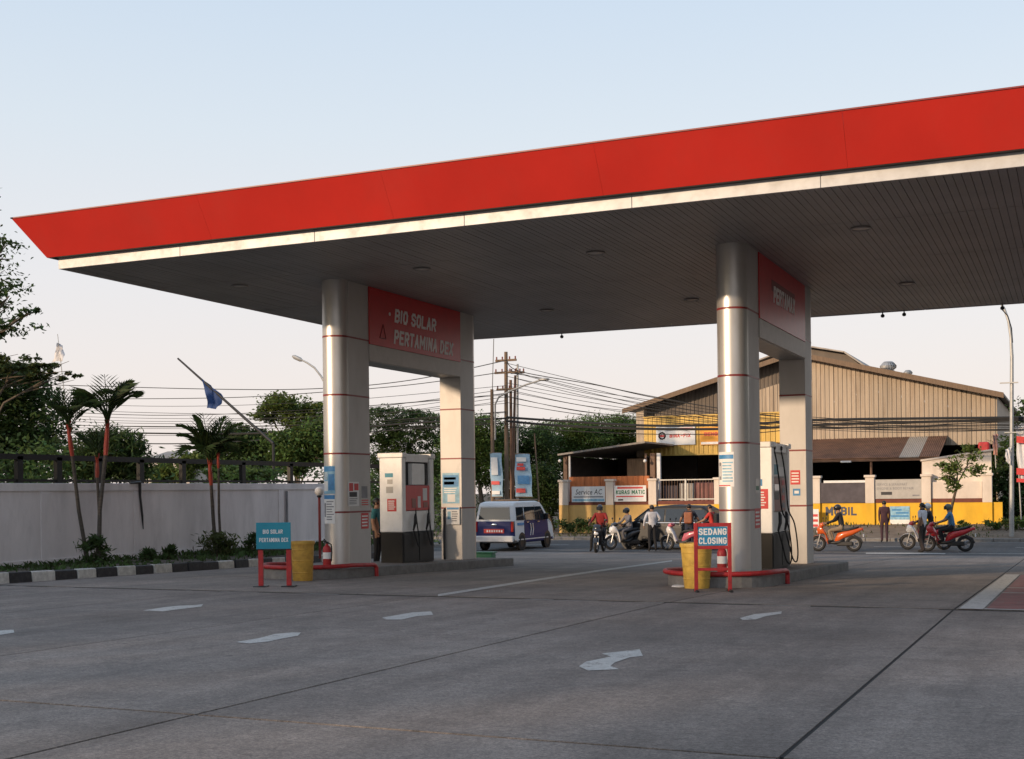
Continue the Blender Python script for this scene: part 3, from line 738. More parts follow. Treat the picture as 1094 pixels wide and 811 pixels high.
# ================================================================== FUEL PUMPS
def pump(X, Y, L, label, red):
    zb = isl_z(Y + .7) - .01
    t = thing("fuel_pump", label, "fuel pump", (X, Y, zb), absolute=False)
    H = 2.47; w = .29; wm = MT['pump_white']
    mb = MB(); mb.box((-w+.012, .012, 0), (w-.012, L-.012, .70)); obj("base_cabinet", mb, MT['black'], t, bevel=.012)
    for i in range(2):
        for s in (1, -1):
            mb = MB(); xa, xb = sorted((s*(w-.013), s*(w-.002))); mb.box((xa, .06+i*(L/2-.03), .05), (xb, L/2-.02+i*(L/2-.03), .66)); obj("access_door", mb, MT['black'], t, bevel=.006)
    for y0, y1, nm in ((0, .17, "end_column"), (L-.17, L, "end_column")):
        mb = MB(); mb.box((-w, y0, .705), (w, y1, H-.11)); ec = obj(nm, mb, wm, t, bevel=.025, seg=3)
    mb = MB(); mb.box((-w-.03, -.03, H-.108), (w+.03, .20, H)); obj("column_cap", mb, wm, t, bevel=.02)
    mb = MB(); mb.box((-w-.03, L-.2, H-.108), (w+.03, L+.03, H)); obj("column_cap", mb, wm, t, bevel=.02)
    mb = MB(); mb.box((-w+.02, .205, H-.2), (w-.02, L-.205, H-.02)); hd = obj("header", mb, wm, t, bevel=.015)
    mb = MB(); mb.box((-w+.12, .172, .705), (w-.12, L-.172, H-.202)); obj("inner_cabinet", mb, MT['dark'] if red else MT['pump_white'], t)
    for s in (1, -1):
        def face(name, y0, y1, z0, z1, d, mt, bev=.008, par=t):
            mb = MB(); xa, xb = sorted((s*(w-.13), s*d)); mb.box((xa, y0, z0), (xb, y1, z1)); return obj(name, mb, mt, par, bevel=bev)
        if red:
            face("display_board", .50, L-.42, 1.76, 2.24, w-.02, wm)
            face("price_panel", .18, L-.18, 1.18, 1.745, w-.025, MT['red_sign'])
            for k, (a, b, c, d_) in enumerate(((.25, .42, 1.24, 1.45), (.5, .62, 1.24, 1.5), (.72, .9, 1.4, 1.68), (.74, .92, 1.24, 1.36))):
                face("display_window", .2 + a*(L-.4), .2 + b*(L-.4), c, d_, w-.018, [MT['brown_panel'], PP, PP, MT['brown_panel']][k], .003)
            face("nozzle_panel", .18, L-.18, .71, 1.17, w-.035, wm)
        else:
            face("display_board", .22, L-.22, 1.80, 2.0, w-.06, wm)
            face("price_panel", .20, L-.30, 1.12, 1.78, w-.03, MT['brown_panel'])
            for k in range(4): face("display_window", L-.62, L-.40, 1.18+k*.15, 1.28+k*.15, w-.024, MT['red_print'] if k % 2 else GR, .003)
            face("display_window", .3, .7, 1.35, 1.65, w-.024, MT['glass'], .003)
            face("nozzle_panel", .18, L-.18, .71, 1.10, w-.05, wm)
        # two nozzles per side, each with grip, spout and hose
        for k, yy in enumerate((.48, L-.42) if red else (.42, .42 + .62)):
            x0 = s*(w+.01)
            mb = MB(); mb.tube([(x0, yy, .74), (x0+s*.035, yy+.02, .9), (x0+s*.03, yy+.05, 1.04), (x0, yy+.1, 1.10)], [.02, .034, .036, .02], 8)
            mb.tube([(x0+s*.02, yy-.03, .78), (x0+s*.055, yy-.035, .9), (x0+s*.03, yy+.03, 1.03)], .012, 6)
            nz = obj("nozzle", mb, MT['dark'], t, smooth=True)
            if red:
                pts = [(x0, yy, .75), (x0+s*.05, yy+.03, .55), (x0+s*.07, yy+.1, .38), (x0+s*.05, yy+.18, .52), (x0-s*.01, yy+.19, .9), (x0-s*.06, yy+.19, 1.5), (x0-s*.07, yy+.19, H-.21)]
            else:
                pts = [(x0, yy, .75), (x0+s*.07, yy+.05, .45), (x0+s*.12, yy+.16, .16), (x0+s*.16, yy+.34, .10), (x0+s*.16, yy+.46, .35), (x0+s*.12, yy+.36, .85), (x0+s*.05, yy+.12, 1.15), (x0+s*.02, yy+.05, 1.7), (x0-s*.01, yy-.04, 2.1), (x0-s*.03, yy-.14, H-.16)]
            P = []
            for a in range(len(pts)-1):
                p0, p1, p2, p3 = [Vector(pts[min(max(a+q, 0), len(pts)-1)]) for q in (-1, 0, 1, 2)]
                for f in np.linspace(0, 1, 6)[:-1]:
                    P.append(.5*((2*p1) + (p2-p0)*f + (2*p0-5*p1+4*p2-p3)*f*f + (3*p1-p0-3*p2+p3)*f**3))
            P.append(Vector(pts[-1]))
            mb = MB(); mb.tube(P, .0145, 7); obj("hose", mb, MT['rubber'], t, smooth=True)
            if not red:
                mb = MB(); mb.lathe([(.045, 0), (.05, .03), (.03, .05)], (x0-s*.03-.02*s, yy-.14, H-.11), 10, axis='x'); obj("hose_swivel", mb, MT['dark'], hd)
    # stickers on the end column facing the driver
    def stick(u0, u1, z0, z1, mt, lines=0):
        flat_print("sticker", None, None, (-w + u0*2*w, 0, z0), (1,0,0), (0,0,1), (u1-u0)*2*w, z1-z0, mt, lines_of(.12, .12, .9, .9, lines, W, .2) if lines else (), parent=t)
    if red:
        stick(.25, .6, 1.93, 2.02, MT['teal']); stick(.35, .58, 1.78, 1.88, MT['lens']); stick(.3, .6, 1.58, 1.72, MT['lens']); stick(.34, .74, 1.17, 1.45, RD, 5)
    else:
        stick(.30, .66, 1.62, 1.75, B_); stick(.3, .85, 1.18, 1.56, RD, 6); stick(.2, .4, 1.9, 2.0, MT['brown_panel'])
        flat_print("sticker", None, None, (w-.06, .3, 1.84), (0,1,0), (0,0,1), .5, .2, MT['teal'], (), parent=t)
    return t
pump(XL, 24.66, 1.52, "tall white fuel pump with red panel and black base on left island", True)
pump(XRR, 24.25, 1.62, "tall white fuel pump with brown panel and looping black hoses on right island", False)

# ================================================================== GUARD RAILS, EXTINGUISHERS
def guard(X, label):
    t = thing("guard_rail", label, "rail", (X, 21.2, gz(X, 21.2)))
    rr = .95; pts = [(X+rr, 22.35, gz(X, 22.35)), (X+rr, 22.35, gz(X, 22.3)+.17), (X+rr, 22.30, gz(X, 22.3)+.215), (X+rr, 22.22, gz(X, 22.2)+.235)]
    pts += [(X + rr*math.cos(a), 21.4 + rr*math.sin(a), gz(X, 20.9)+.235) for a in np.linspace(0, -math.pi, 17)]
    pts += [(X-rr, 22.22, gz(X, 22.2)+.235), (X-rr, 22.30, gz(X, 22.3)+.215), (X-rr, 22.35, gz(X, 22.3)+.17), (X-rr, 22.35, gz(X, 22.35))]
    mb = MB(); mb.tube(pts, .042, 10); obj("rail_tube", mb, MT['red_paint'], t, smooth=True)
guard(XL, "low red tube guard rail curving round the left island's nose")
guard(XRR, "low red tube guard rail curving round the right island's nose")
def extinguisher(x, y, z, label):
    t = thing("fire_extinguisher", label, "extinguisher", (x, y, z), absolute=False, group="fire extinguishers")
    mb = MB(); mb.lathe([(.075, 0), (.085, .02), (.085, .36), (.07, .41), (.03, .44), (.028, .47)], n=16); obj("cylinder", mb, MT['red_paint'], t, smooth=True)
    mb = MB(); mb.box((-.02, -.03, .47), (.02, .03, .51)); mb.tube([(0, -.02, .5), (.0, -.12, .53)], .012, 6); mb.tube([(0, -.02, .515), (0, -.11, .57)], .01, 6); obj("valve_handle", mb, MT['dark'], t)
    mb = MB(); mb.tube([(.02, 0, .49), (.10, 0, .46), (.115, 0, .3), (.10, 0, .12)], .013, 7); obj("hose", mb, MT['rubber'], t, smooth=True)
    mb = MB(); mb.lathe([(.0865, .17), (.0865, .3)], n=16, cap=False); obj("label_band", mb, PP, t, smooth=True)
p = at_depth(349.5, 600, 25.45); extinguisher(p.x, p.y, isl_z(p.y), "red fire extinguisher at the foot of the left front pier")
p = at_depth(771.5, 606, 22.2); extinguisher(p.x, p.y, isl_z(p.y), "red fire extinguisher behind the closing notice by right front pier")

# ================================================================== SIGN STANDS, BINS, SMALL THINGS
def stand_axes(pa, pb):
    a, b = on_ground(*pa), on_ground(*pb); c = (a+b)/2
    r = Vector((b.x-a.x, b.y-a.y, 0)); w = r.length
    return c, math.atan2(r.y, r.x), w
c, rz, w = stand_axes((279, 627), (309, 627))
t = thing("stand_sign", "teal notice on two red legs reading bio solar pertamina dex", "sign", c, rz, absolute=False)
for s in (-1, 1):
    mb = MB(); mb.box((s*w/2-.04, -.03, .02), (s*w/2+.04, .03, .66)); obj("leg", mb, MT['red_paint'], t, bevel=.006)
    mb = MB(); mb.box((s*w/2-.11, -.14, 0), (s*w/2+.11, .14, .022)); obj("foot_plate", mb, MT['dark'], t, bevel=.004)
mb = MB(); mb.box((-w/2-.065, -.05, .64), (w/2+.045, -.032, 1.085)); pn = obj("panel", mb, MT['teal'], t, bevel=.004)
block_text("BIO SOLAR", .34, .075, (-.19, -.0505, .895), (1,0,0), (0,0,1), MT['letter_white'], pn, bold=.22, extrude=.002)
block_text("PERTAMINA DEX", w*1.04, .075, (-w*.53, -.0505, .755), (1,0,0), (0,0,1), MT['letter_white'], pn, bold=.22, extrude=.002)
mb = MB(); mb.box((-w/2-.065, -.03, .62), (w/2+.045, .012, .638)); obj("crossbar", mb, MT['dark'], t)
c, rz, w = stand_axes((744, 632.5), (780, 632.5))
t = thing("stand_sign", "red framed stand with blue notice reading sedang closing", "sign", c, rz, absolute=False)
Hs = 1.07
for s in (-1, 1):
    mb = MB(); mb.box((s*w/2-.028, -.025, .012), (s*w/2+.028, .025, Hs)); obj("leg", mb, MT['red_paint'], t, bevel=.005)
    mb = MB(); mb.tube([(s*w/2, -.2, .02), (s*w/2, .2, .02)], .024, 8); obj("foot_bar", mb, MT['dark'], t)
for z0, z1 in ((Hs-.055, Hs), (.665, .715), (.33, .375)):
    mb = MB(); mb.box((-w/2+.03, -.02, z0), (w/2-.03, .02, z1)); obj("crossbar", mb, MT['red_paint'], t, bevel=.004)
mb = MB(); mb.box((-w/2+.035, -.012, .72), (w/2-.035, .012, Hs-.06)); pn = obj("panel", mb, MT['blue_panel'], t)
block_text("SEDANG", w-.08, .11, (-w/2+.04, -.0125, .88), (1,0,0), (0,0,1), MT['letter_white'], pn, bold=.25, extrude=.003)
block_text("CLOSING", w-.08, .11, (-w/2+.04, -.0125, .74), (1,0,0), (0,0,1), MT['letter_white'], pn, bold=.25, extrude=.003)
def bin_(px, py, r0, r1, h, mt, label):
    p = on_ground(px, py)
    t = thing("waste_bin", label, "bin", p, absolute=False)
    mb = MB(); mb.lathe([(r0*.96, 0), (r0, .02), (r1, h-.06), (r1-.02, h-.06), (r0-.03, .03), (.01, .03)], n=24); obj("body", mb, mt, t, smooth=True)
    mb = MB(); mb.lathe([(r1-.02, h-.06), (r1+.015, h-.06), (r1+.02, h-.03), (r1+.015, h), (r1-.012, h), (r1-.018, h-.05)], n=24, cap=False); obj("rim", mb, mt, t, smooth=True)
    mb = MB()
    for k in range(3): mb.lathe([(r0+(r1-r0)*q+.002, h*q), (r0+(r1-r0)*q+.009, h*q+.01), (r0+(r1-r0)*q+.002, h*q+.02)][0:3] if (q := (.2, .5, .78)[k]) else [], n=24, cap=False)
    obj("moulded_rib", mb, mt, t, smooth=True)
    return t
bin_(323.5, 620.5, .185, .215, .74, MT['yellow_plastic'], "dirty orange-yellow round bin beside the teal bio solar notice")
bin_(744.5, 628.5, .205, .255, .74, MT['yellow_bin'], "yellow round bin behind the sedang closing notice")
p = on_ground(727, 627)
mb = MB(); mb.lathe([(.15, 0), (.15, .015), (.12, .03), (.02, .032)], n=18); o = obj("plastic_lid", mb, MT['paper'], smooth=True); o.location = p; tag(o, "white plastic lid lying on the concrete left of the yellow bin", "lid")
p = on_ground(519, 601)
t = thing("crate", "green plastic tub on the ground at the left island's far end", "tub", p, .1, absolute=False)
mb = MB(); mb.box((-.24, -.16, 0), (.24, .16, .26)); obj("tub", mb, MT['green_plastic'], t, bevel=.03)
mb = MB(); mb.box((-.27, -.19, .26), (.27, .19, .295)); obj("lid", mb, MT['green_plastic'], t, bevel=.012)
# globe lamp in the planting bed
gy = 29.4; gx = on_y(341.5, 560, gy).x
t = thing("globe_lamp", "white globe lamp on a thin post beside the left front pier", "lamp", (gx, gy, -.1))
mb = MB(); mb.tube([(gx, gy, -.15), (gx, gy, 1.52)], .035, 10); obj("post", mb, MT['red_dark'], t, smooth=True)
mb = MB(); mb.lathe([(.05, 1.5), (.07, 1.53), (.05, 1.56)], (gx, gy, 0), 12); obj("collar", mb, MT['dark'], t, smooth=True)
mb = MB(); mb.ball((gx, gy, 1.67), .125, 18, 12); obj("globe", mb, MT['white'], t, smooth='all')
# ================================================================== WORKSHOP ACROSS THE STREET
YW, YH = 60.0, 66.0
MT.update(
    yellow_wall=M("yellow_render", (.72, .42, .03), .85, var=.14, scale=1.5, stretch=(1,1,.5), dirt=.28, dirtcol=(.40,.23,.05), bump=.15, world_co=True),
    ochre_wall=M("ochre_render", (.60, .38, .13), .85, var=.14, scale=1.5, stretch=(1,1,.5), dirt=.4, dirtcol=(.34,.22,.10), bump=.15, world_co=True),
    cream=M("cream_render", (.66, .58, .50), .85, var=.1, scale=1.5, stretch=(1,1,.4), dirt=.35, dirtcol=(.40,.32,.25), bump=.15, world_co=True),
    brown_stripe=M("brown_stripe", (.15, .045, .03), .8, var=.2, world_co=True),
    clad=M("beige_cladding", (.37, .30, .225), .6, metal=.1, var=.16, scale=.8, stretch=(3,1,.3), dirt=.5, dirtcol=(.22,.15,.10), world_co=True, rnd=.10),
    clad_dark=M("dark_cladding", (.13, .105, .085), .7, var=.2, scale=.8, stretch=(3,1,.3), world_co=True, rnd=.1),
    clad_yellow=M("yellow_cladding", (.56, .37, .09), .55, metal=.1, var=.14, scale=.9, stretch=(3,1,.3), dirt=.3, dirtcol=(.3,.18,.06), world_co=True, rnd=.08),
    roof=M("roof_sheet", (.30, .27, .24), .6, metal=.2, var=.2, scale=1.0, dirt=.5, dirtcol=(.15,.10,.07), world_co=True),
    roof_rust=M("rusty_roof_sheet", (.20, .105, .065), .75, var=.3, scale=1.6, dirt=.6, dirtcol=(.11,.065,.045), world_co=True, rnd=.15),
    skylight=M("skylight_sheet", (.42, .38, .33), .5, var=.12, world_co=True),
    rust_sheet=M("orange_sheet", (.52, .17, .055), .7, var=.25, scale=1.5, stretch=(2,1,.4), dirt=.4, dirtcol=(.24,.09,.04), world_co=True, rnd=.12),
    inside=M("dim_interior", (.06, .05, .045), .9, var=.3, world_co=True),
    brown_steel=M("brown_steel", (.16, .085, .05), .6, var=.2),
    timber=M("weathered_timber", (.17, .115, .075), .85, var=.25, scale=3, stretch=(6,6,.5), bump=.3, bscale=30),
    galv=M("galvanised", (.38, .38, .37), .5, metal=.5, var=.15, scale=3),
    orange_sign=M("orange_sign", (.72, .30, .015), .5, var=.1),
    mesh_grey=M("shade_cloth", (.085, .075, .085), .85, var=.25, scale=2),
    tarp=M("faded_tarp", (.25, .12, .11), .8, var=.35, scale=2),
)
def gxz(px, py, Y): p = on_y(px, py, Y); return p.x, p.z
def corr(name, x0, x1, zb, zt, Y, mat_, parent, pitch=.22, depth=.035, sheet=1.05, facing=-1):
    """upright ribbed sheets between two height functions"""
    n = max(1, round((x1-x0)/sheet)); w = (x1-x0)/n
    for i in range(n):
        a, b = x0+i*w+.004, x0+(i+1)*w-.004; xs = []; k = max(1, round((b-a)/pitch)); p = (b-a)/k
        for q in range(k):
            s = a+q*p; xs += [(s, 0), (s+.35*p, 0), (s+.5*p, depth), (s+.85*p, depth)]
        xs.append((b, 0)); mb = MB(); m = len(xs); j = random.uniform(-.012, .012)
        mb.add([(x, Y+facing*(d+j), zb(x)) for x, d in xs] + [(x, Y+facing*(d+j), zt(x)) for x, d in xs] + [(x, Y-facing*.012, zb(x)) for x, d in xs] + [(x, Y-facing*.012, zt(x)) for x, d in xs],
               [(q, q+1, m+q+1, m+q) for q in range(m-1)] + [(2*m+q, 3*m+q, 3*m+q+1, 2*m+q+1) for q in range(m-1)])
        obj(name, mb, mat_, parent)
LE, PK, RE = gxz(676, 438, YH), gxz(851, 379.5, YH), gxz(1066, 422.5, YH)
def roofline(x): return LE[1] + (PK[1]-LE[1])*(x-LE[0])/(PK[0]-LE[0]) if x < PK[0] else PK[1] + (RE[1]-PK[1])*(x-PK[0])/(RE[0]-PK[0])
hall = thing("workshop_hall", "large workshop shed with beige ribbed gable, yellow front and shallow roof", "building", (PK[0], YH, gz(0, YH)))
zyt = gxz(720, 446, YH)[1]; zyb = gxz(720, 486, YH)[1]; zbr = gxz(940, 470, YH)[1]
xs_split = gxz(868, 430, YH)[0]
corr("cladding_sheet", LE[0]+.25, xs_split, lambda x: zyt-.3, lambda x: roofline(x)-.02, YH+.25, MT['clad_dark'], hall)  # darker brown-grey sheets from the left roof line down behind the yellow front
xg0 = gxz(806, 430, YH)[0]
corr("cladding_sheet", xg0, xs_split, lambda x: zyt-.35, lambda x: max(zyt, roofline(x)-1.15), YH+.12, MT['clad'], hall)
corr("cladding_sheet", xs_split, RE[0]-.1, lambda x: zbr-.35, lambda x: roofline(x)-.02, YH, MT['clad'], hall)
xy0, xy1 = gxz(688, 460, YH-.5)[0], gxz(850, 460, YH-.5)[0]
corr("yellow_cladding", xy0, xy1, lambda x: zyb, lambda x: zyt, YH-.5, MT['clad_yellow'], hall, pitch=.26)
for z in (zyt, zyb-.06):
    mb = MB(); mb.box((xy0-.03, YH-.6, z), (xy1+.03, YH-.47, z+.07)); obj("edge_flashing", mb, MT['clad_yellow'], hall)
mb = MB(); mb.box((xy0-.45, YH-.45, zyb-.1), (xy0-.02, YH+.2, roofline(xy0)-.1)); obj("side_return", mb, MT['clad'], hall)
# roof slabs with overhang
YB = 92.0
for (a, b) in (((LE[0]-.35, LE[1]-.12), PK), (PK, (RE[0]+.3, RE[1]-.06))):
    mb = MB(); mb.slab([(a[0], YH-.75, a[1]+.12), (b[0], YH-.75, b[1]+.12), (b[0], YB, b[1]+.12), (a[0], YB, a[1]+.12)], .09); obj("roof_slope", mb, MT['roof'], hall)
    mb = MB(); mb.slab([(a[0], YH-.78, a[1]-.12), (b[0], YH-.78, b[1]-.12), (b[0], YH-.78, b[1]+.14), (a[0], YH-.78, a[1]+.14)], .025); obj("barge_board", mb, MT['timber'], hall)
mb = MB(); mb.box((RE[0]-.12, YH+.02, -.6), (RE[0]-.04, YB, RE[1]-.05)); obj("side_wall", mb, MT['clad'], hall)
mb = MB(); mb.box((LE[0]+.2, YH+.3, -.6), (LE[0]+.3, YB, LE[1]-.05)); obj("side_wall", mb, MT['clad'], hall)
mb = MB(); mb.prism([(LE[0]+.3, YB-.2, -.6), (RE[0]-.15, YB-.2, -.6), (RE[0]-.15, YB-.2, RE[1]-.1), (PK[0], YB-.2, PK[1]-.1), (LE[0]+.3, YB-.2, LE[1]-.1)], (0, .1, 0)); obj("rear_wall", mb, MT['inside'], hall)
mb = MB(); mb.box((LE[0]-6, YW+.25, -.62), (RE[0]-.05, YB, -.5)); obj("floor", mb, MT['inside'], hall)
# raised ridge monitor
m0, m1, m2 = gxz(800, 392, YH+1), gxz(858, 370, YH+1), gxz(928, 392.5, YH+1); me_ = gxz(906, 377.5, YH+1)
for a, b in ((m0, m1), (m1, me_), (me_, m2)):
    mb = MB(); mb.slab([(a[0], YH-.2, a[1]), (b[0], YH-.2, b[1]), (b[0], YB-4, b[1]), (a[0], YB-4, a[1])], .07); obj("ridge_monitor", mb, MT['roof'], hall)
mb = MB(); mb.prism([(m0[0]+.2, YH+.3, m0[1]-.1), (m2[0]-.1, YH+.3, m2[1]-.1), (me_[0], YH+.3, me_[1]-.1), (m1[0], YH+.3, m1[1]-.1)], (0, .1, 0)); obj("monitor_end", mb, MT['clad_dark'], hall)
for px, py, s in ((949, 399, 1.0), (970, 402.5, .55)):
    X, z = gxz(px, py, 70); t = thing("roof_ventilator", "round metal turbine ventilator on workshop roof" if s == 1 else "small low metal vent beside the turbine on workshop roof", "vent", (X, 70, z))
    mb = MB(); mb.lathe([(.30*s, z-.6), (.30*s, z+.1*s), (.34*s, z+.14*s)], (X, 70, 0), 16); obj("neck", mb, MT['galv'], t, smooth=True)
    mb = MB(); n = 18
    for k in range(n):
        a = 2*math.pi*k/n; pr = [(.26, .16), (.42, .28), (.44, .4), (.30, .56)]
        L_ = [(X+s*r*math.cos(a), 70+s*r*math.sin(a), z+s*h) for r, h in pr]; Q_ = [(X+s*r*.93*math.cos(a+.3), 70+s*r*.93*math.sin(a+.3), z+s*h) for r, h in pr]
        for q in range(3): mb.add([L_[q], Q_[q], Q_[q+1], L_[q+1]], [(0,1,2,3)])
    obj("turbine_vanes", mb, MT['galv'], t)
    mb = MB(); mb.lathe([(.30*s, z+.56*s), (.22*s, z+.63*s), (.02, z+.65*s)], (X, 70, 0), 16); obj("cap", mb, MT['galv'], t, smooth=True)
# signs on the yellow front
def board(name, label, cat, px0, py0, px1, py1, Y, base, els=(), t=.06):
    a, b = on_y(px0, py1, Y), on_y(px1, py1, Y); top = on_y(px0, py0, Y)
    return flat_print(name, label, cat, (a.x, Y, a.z), (1,0,0), (0,0,1), b.x-a.x, top.z-a.z, base, els, t=t), a, b.x-a.x, top.z-a.z
bt, a, bw, bh = board("shop_sign", "white sign with red round logo and red lettering on yellow workshop front", "sign", 701.5, 456, 743, 476, YH-.56, MT['paper'], [(.24, .88, .95, .9, RD)])
mb = MB(); mb.torus((0, 0, 0), .17, .035, axis='z', n=24, m=6); mb.v = [(p[0]+a.x+.155*bw, YH-.635, p[1]+a.z+.50*bh) for p in mb.v]; obj("round_logo", mb, RD, bt)
mb = MB(); mb.box((a.x+.10*bw, YH-.64, a.z+.44*bh), (a.x+.21*bw, YH-.625, a.z+.55*bh)); obj("logo_bar", mb, RD, bt)
block_text("BINA-FIX", .55*bw, .2*bh, (a.x+.34*bw, YH-.625, a.z+.39*bh), (1,0,0), (0,0,1), RD, bt, shear=.1, bold=.26)
mb = MB(); mb.add([(a.x+.15*bw, YH-.628, a.z+.74*bh), (a.x+.5*bw, YH-.628, a.z+.84*bh), (a.x+.7*bw, YH-.628, a.z+.80*bh), (a.x+.93*bw, YH-.628, a.z+.66*bh), (a.x+.7*bw, YH-.628, a.z+.76*bh), (a.x+.5*bw, YH-.628, a.z+.78*bh)], [(0,5,2,1),(5,4,3,2)][:1] + [(2,5,4,3)]); obj("swoosh", mb, GR, bt)
bt, a, bw, bh = board("shop_sign", "orange sign with dark red lettering on yellow workshop front, partly behind pier", "sign", 748.5, 456.5, 790, 475.5, YH-.56, MT['orange_sign'], [(.02, .03, .98, .16, W)])
block_text("BENGKEL", .62*bw, .2*bh, (a.x+.1*bw, YH-.625, a.z+.5*bh), (1,0,0), (0,0,1), RD, bt, bold=.26)

# right porch roof, sheets sloping to the street
xa0, xa1 = gxz(800, 470, YH-.1)[0], gxz(1012, 470, YH-.1)[0]
zt_ = gxz(940, 468, YH-.1)[1]; YP = 61.7; zl = gxz(940, 489, YP)[1]
porch = thing("porch_roof", "rusty brown lean-to roof with one pale sheet across workshop gable", "roof", ((xa0+xa1)/2, YP, zl))
n = 22; xs = np.linspace(xa0, xa1, n+1)
sk0, sk1 = gxz(966, 480, 63.8)[0], gxz(989, 480, 63.8)[0]
for i in range(n):
    mid = (xs[i]+xs[i+1])/2; mt = MT['skylight'] if sk0 < mid < sk1 else MT['roof_rust']
    mb = MB(); k = 5; p = (xs[i+1]-xs[i])/k; pr = []
    for q in range(k): s = xs[i]+q*p; pr += [(s, 0), (s+.4*p, 0), (s+.5*p, .035), (s+.9*p, .035)]
    pr.append((xs[i+1], 0)); m = len(pr); j = random.uniform(0, .03)
    mb.add([(x, YP-j, zl+d) for x, d in pr] + [(x, YH-.03, zt_+d) for x, d in pr] + [(x, YP-j, zl-.015) for x, d in pr] + [(x, YH-.03, zt_-.015) for x, d in pr],
           [(q, q+1, m+q+1, m+q) for q in range(m-1)] + [(2*m+q, 3*m+q, 3*m+q+1, 2*m+q+1) for q in range(m-1)] + [(2*m+q, 2*m+q+1, q+1, q) for q in range(m-1)])
    obj("roof_sheet", mb, mt, porch)
mb = MB(); mb.box((xa0, YP+.05, zl-.16), (xa1-.3, YP+.12, zl-.02)); obj("eaves_beam", mb, MT['brown_steel'], porch)
for px in (815, 930, 985):
    X = gxz(px, 490, YP)[0]; mb = MB(); mb.tube([(X, YP+.2, -.5), (X, YP+.2, zl-.05)], .06, 8); obj("post", mb, MT['brown_steel'], porch)
X, z = gxz(903.5, 493, YP)
mb = MB(); mb.box((X-.25, YP-.02, z-.06), (X+.25, YP+.1, z+.03)); obj("strip_light", mb, MT['paper'], porch, bevel=.02)

# left lean-to: thin sloping roof on posts
aw = thing("side_shelter", "open side shelter with thin sloping roof on brown posts left of workshop", "shelter", (*gxz(645, 560, YW+.5)[:1], YW+.6, ROAD_Z))
A0, A1 = gxz(599, 485, YW+.6), gxz(690, 471.5, YW+.6)
mb = MB(); mb.slab([(A0[0]-.1, YW+.4, A0[1]), (A1[0], YW+.4, A1[1]), (A1[0], YH+4, A1[1]), (A0[0]-.1, YH+4, A0[1])], .09); obj("roof_slab", mb, MT['roof'], aw)
for px, mt, rr in ((604, MT['brown_steel'], .10), (608.5, MT['paper'], .045), (690, MT['brown_steel'], .05), (697, MT['brown_steel'], .12), (703.5, MT['paper'], .085)):
    X, z = gxz(px, 478, YW+.75); zt2 = A0[1] + (A1[1]-A0[1])*(X-A0[0])/(A1[0]-A0[0])
    mb = MB(); mb.box((X-rr, YW+.7, -.6), (X+rr, YW+.7+2*rr, min(zt2, zyb)-.05)); obj("post", mb, mt, aw)
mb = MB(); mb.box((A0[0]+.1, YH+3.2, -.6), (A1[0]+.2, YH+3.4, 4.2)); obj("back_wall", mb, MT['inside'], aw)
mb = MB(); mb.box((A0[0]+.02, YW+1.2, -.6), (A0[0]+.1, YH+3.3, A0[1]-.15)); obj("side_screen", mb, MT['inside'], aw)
x0, z0 = gxz(670, 508, YW+2); x1, z1 = gxz(689, 490, YW+2)
mb = MB(); mb.box((x0, YW+2, -.6), (x1, YW+2.06, z1)); obj("timber_partition", mb, MT['timber'], aw)
for px in (598, 689):
    X, z = gxz(px, 492.5, YW+.3); t = thing("bulb_lamp", "small pale bulb lamp on the shelter's %s post" % ("left" if px < 650 else "right"), "lamp", (X, YW+.3, z), group="bulb lamps on shelter posts")
    mb = MB(); mb.ball((X, YW+.3, z), .085, 12, 8); obj("bulb", mb, MT['paper'], t, smooth='all')
    mb = MB(); mb.tube([(X, YW+.3, z+.07), (X+.05, YW+.5, z+.2), (X+.1, YW+.7, z+.2)], .02, 6); obj("bracket", mb, MT['dark'], t)

# perimeter wall with pilasters, stripe and banners
pw = thing("perimeter_wall", "low yellow wall with cream pilasters and brown stripe across the street", "wall", (*gxz(840, 560, YW)[:1], YW, ROAD_Z))
zs0, zs1, ztop = .88, 1.06, 2.06
PX = [603, 652, 697.7, 768, 822, 872, 929.7, 990, 1055]
PXX = [gxz(px, 540, YW)[0] for px in PX]
for i, X in enumerate(PXX):
    hw = .20 if i else .24
    mb = MB(); mb.box((X-hw, YW-.12, zs0), (X+hw, YW+.22, ztop)); obj("pilaster", mb, MT['cream'], pw, bevel=.01)
    mb = MB(); mb.box((X-hw-.05, YW-.17, ztop), (X+hw+.05, YW+.27, ztop+.11)); obj("pilaster_cap", mb, MT['cream'], pw, bevel=.015)
    mb = MB(); mb.box((X-hw-.002, YW-.122, -.75), (X+hw+.002, YW+.2, zs0-.002)); obj("pilaster_foot", mb, MT['ochre_wall'] if i < 3 else MT['yellow_wall'], pw)
for i in range(len(PXX)-1):
    a, b = PXX[i]+.23, PXX[i+1]-.21
    mt = MT['ochre_wall'] if i < 3 else MT['yellow_wall']
    mb = MB(); mb.box((a, YW, -.75), (b, YW+.12, zs0)); obj("wall_panel", mb, mt, pw)
    mb = MB(); mb.box((a, YW-.015, zs0+.002), (b, YW+.13, zs1)); obj("stripe", mb, MT['brown_stripe'], pw)
X = PXX[-1]; X2 = gxz(1071, 540, YW)[0]
mb = MB(); mb.box((X+.21, YW, -.75), (X2, YW+.12, zs0)); obj("wall_panel", mb, MT['yellow_wall'], pw)
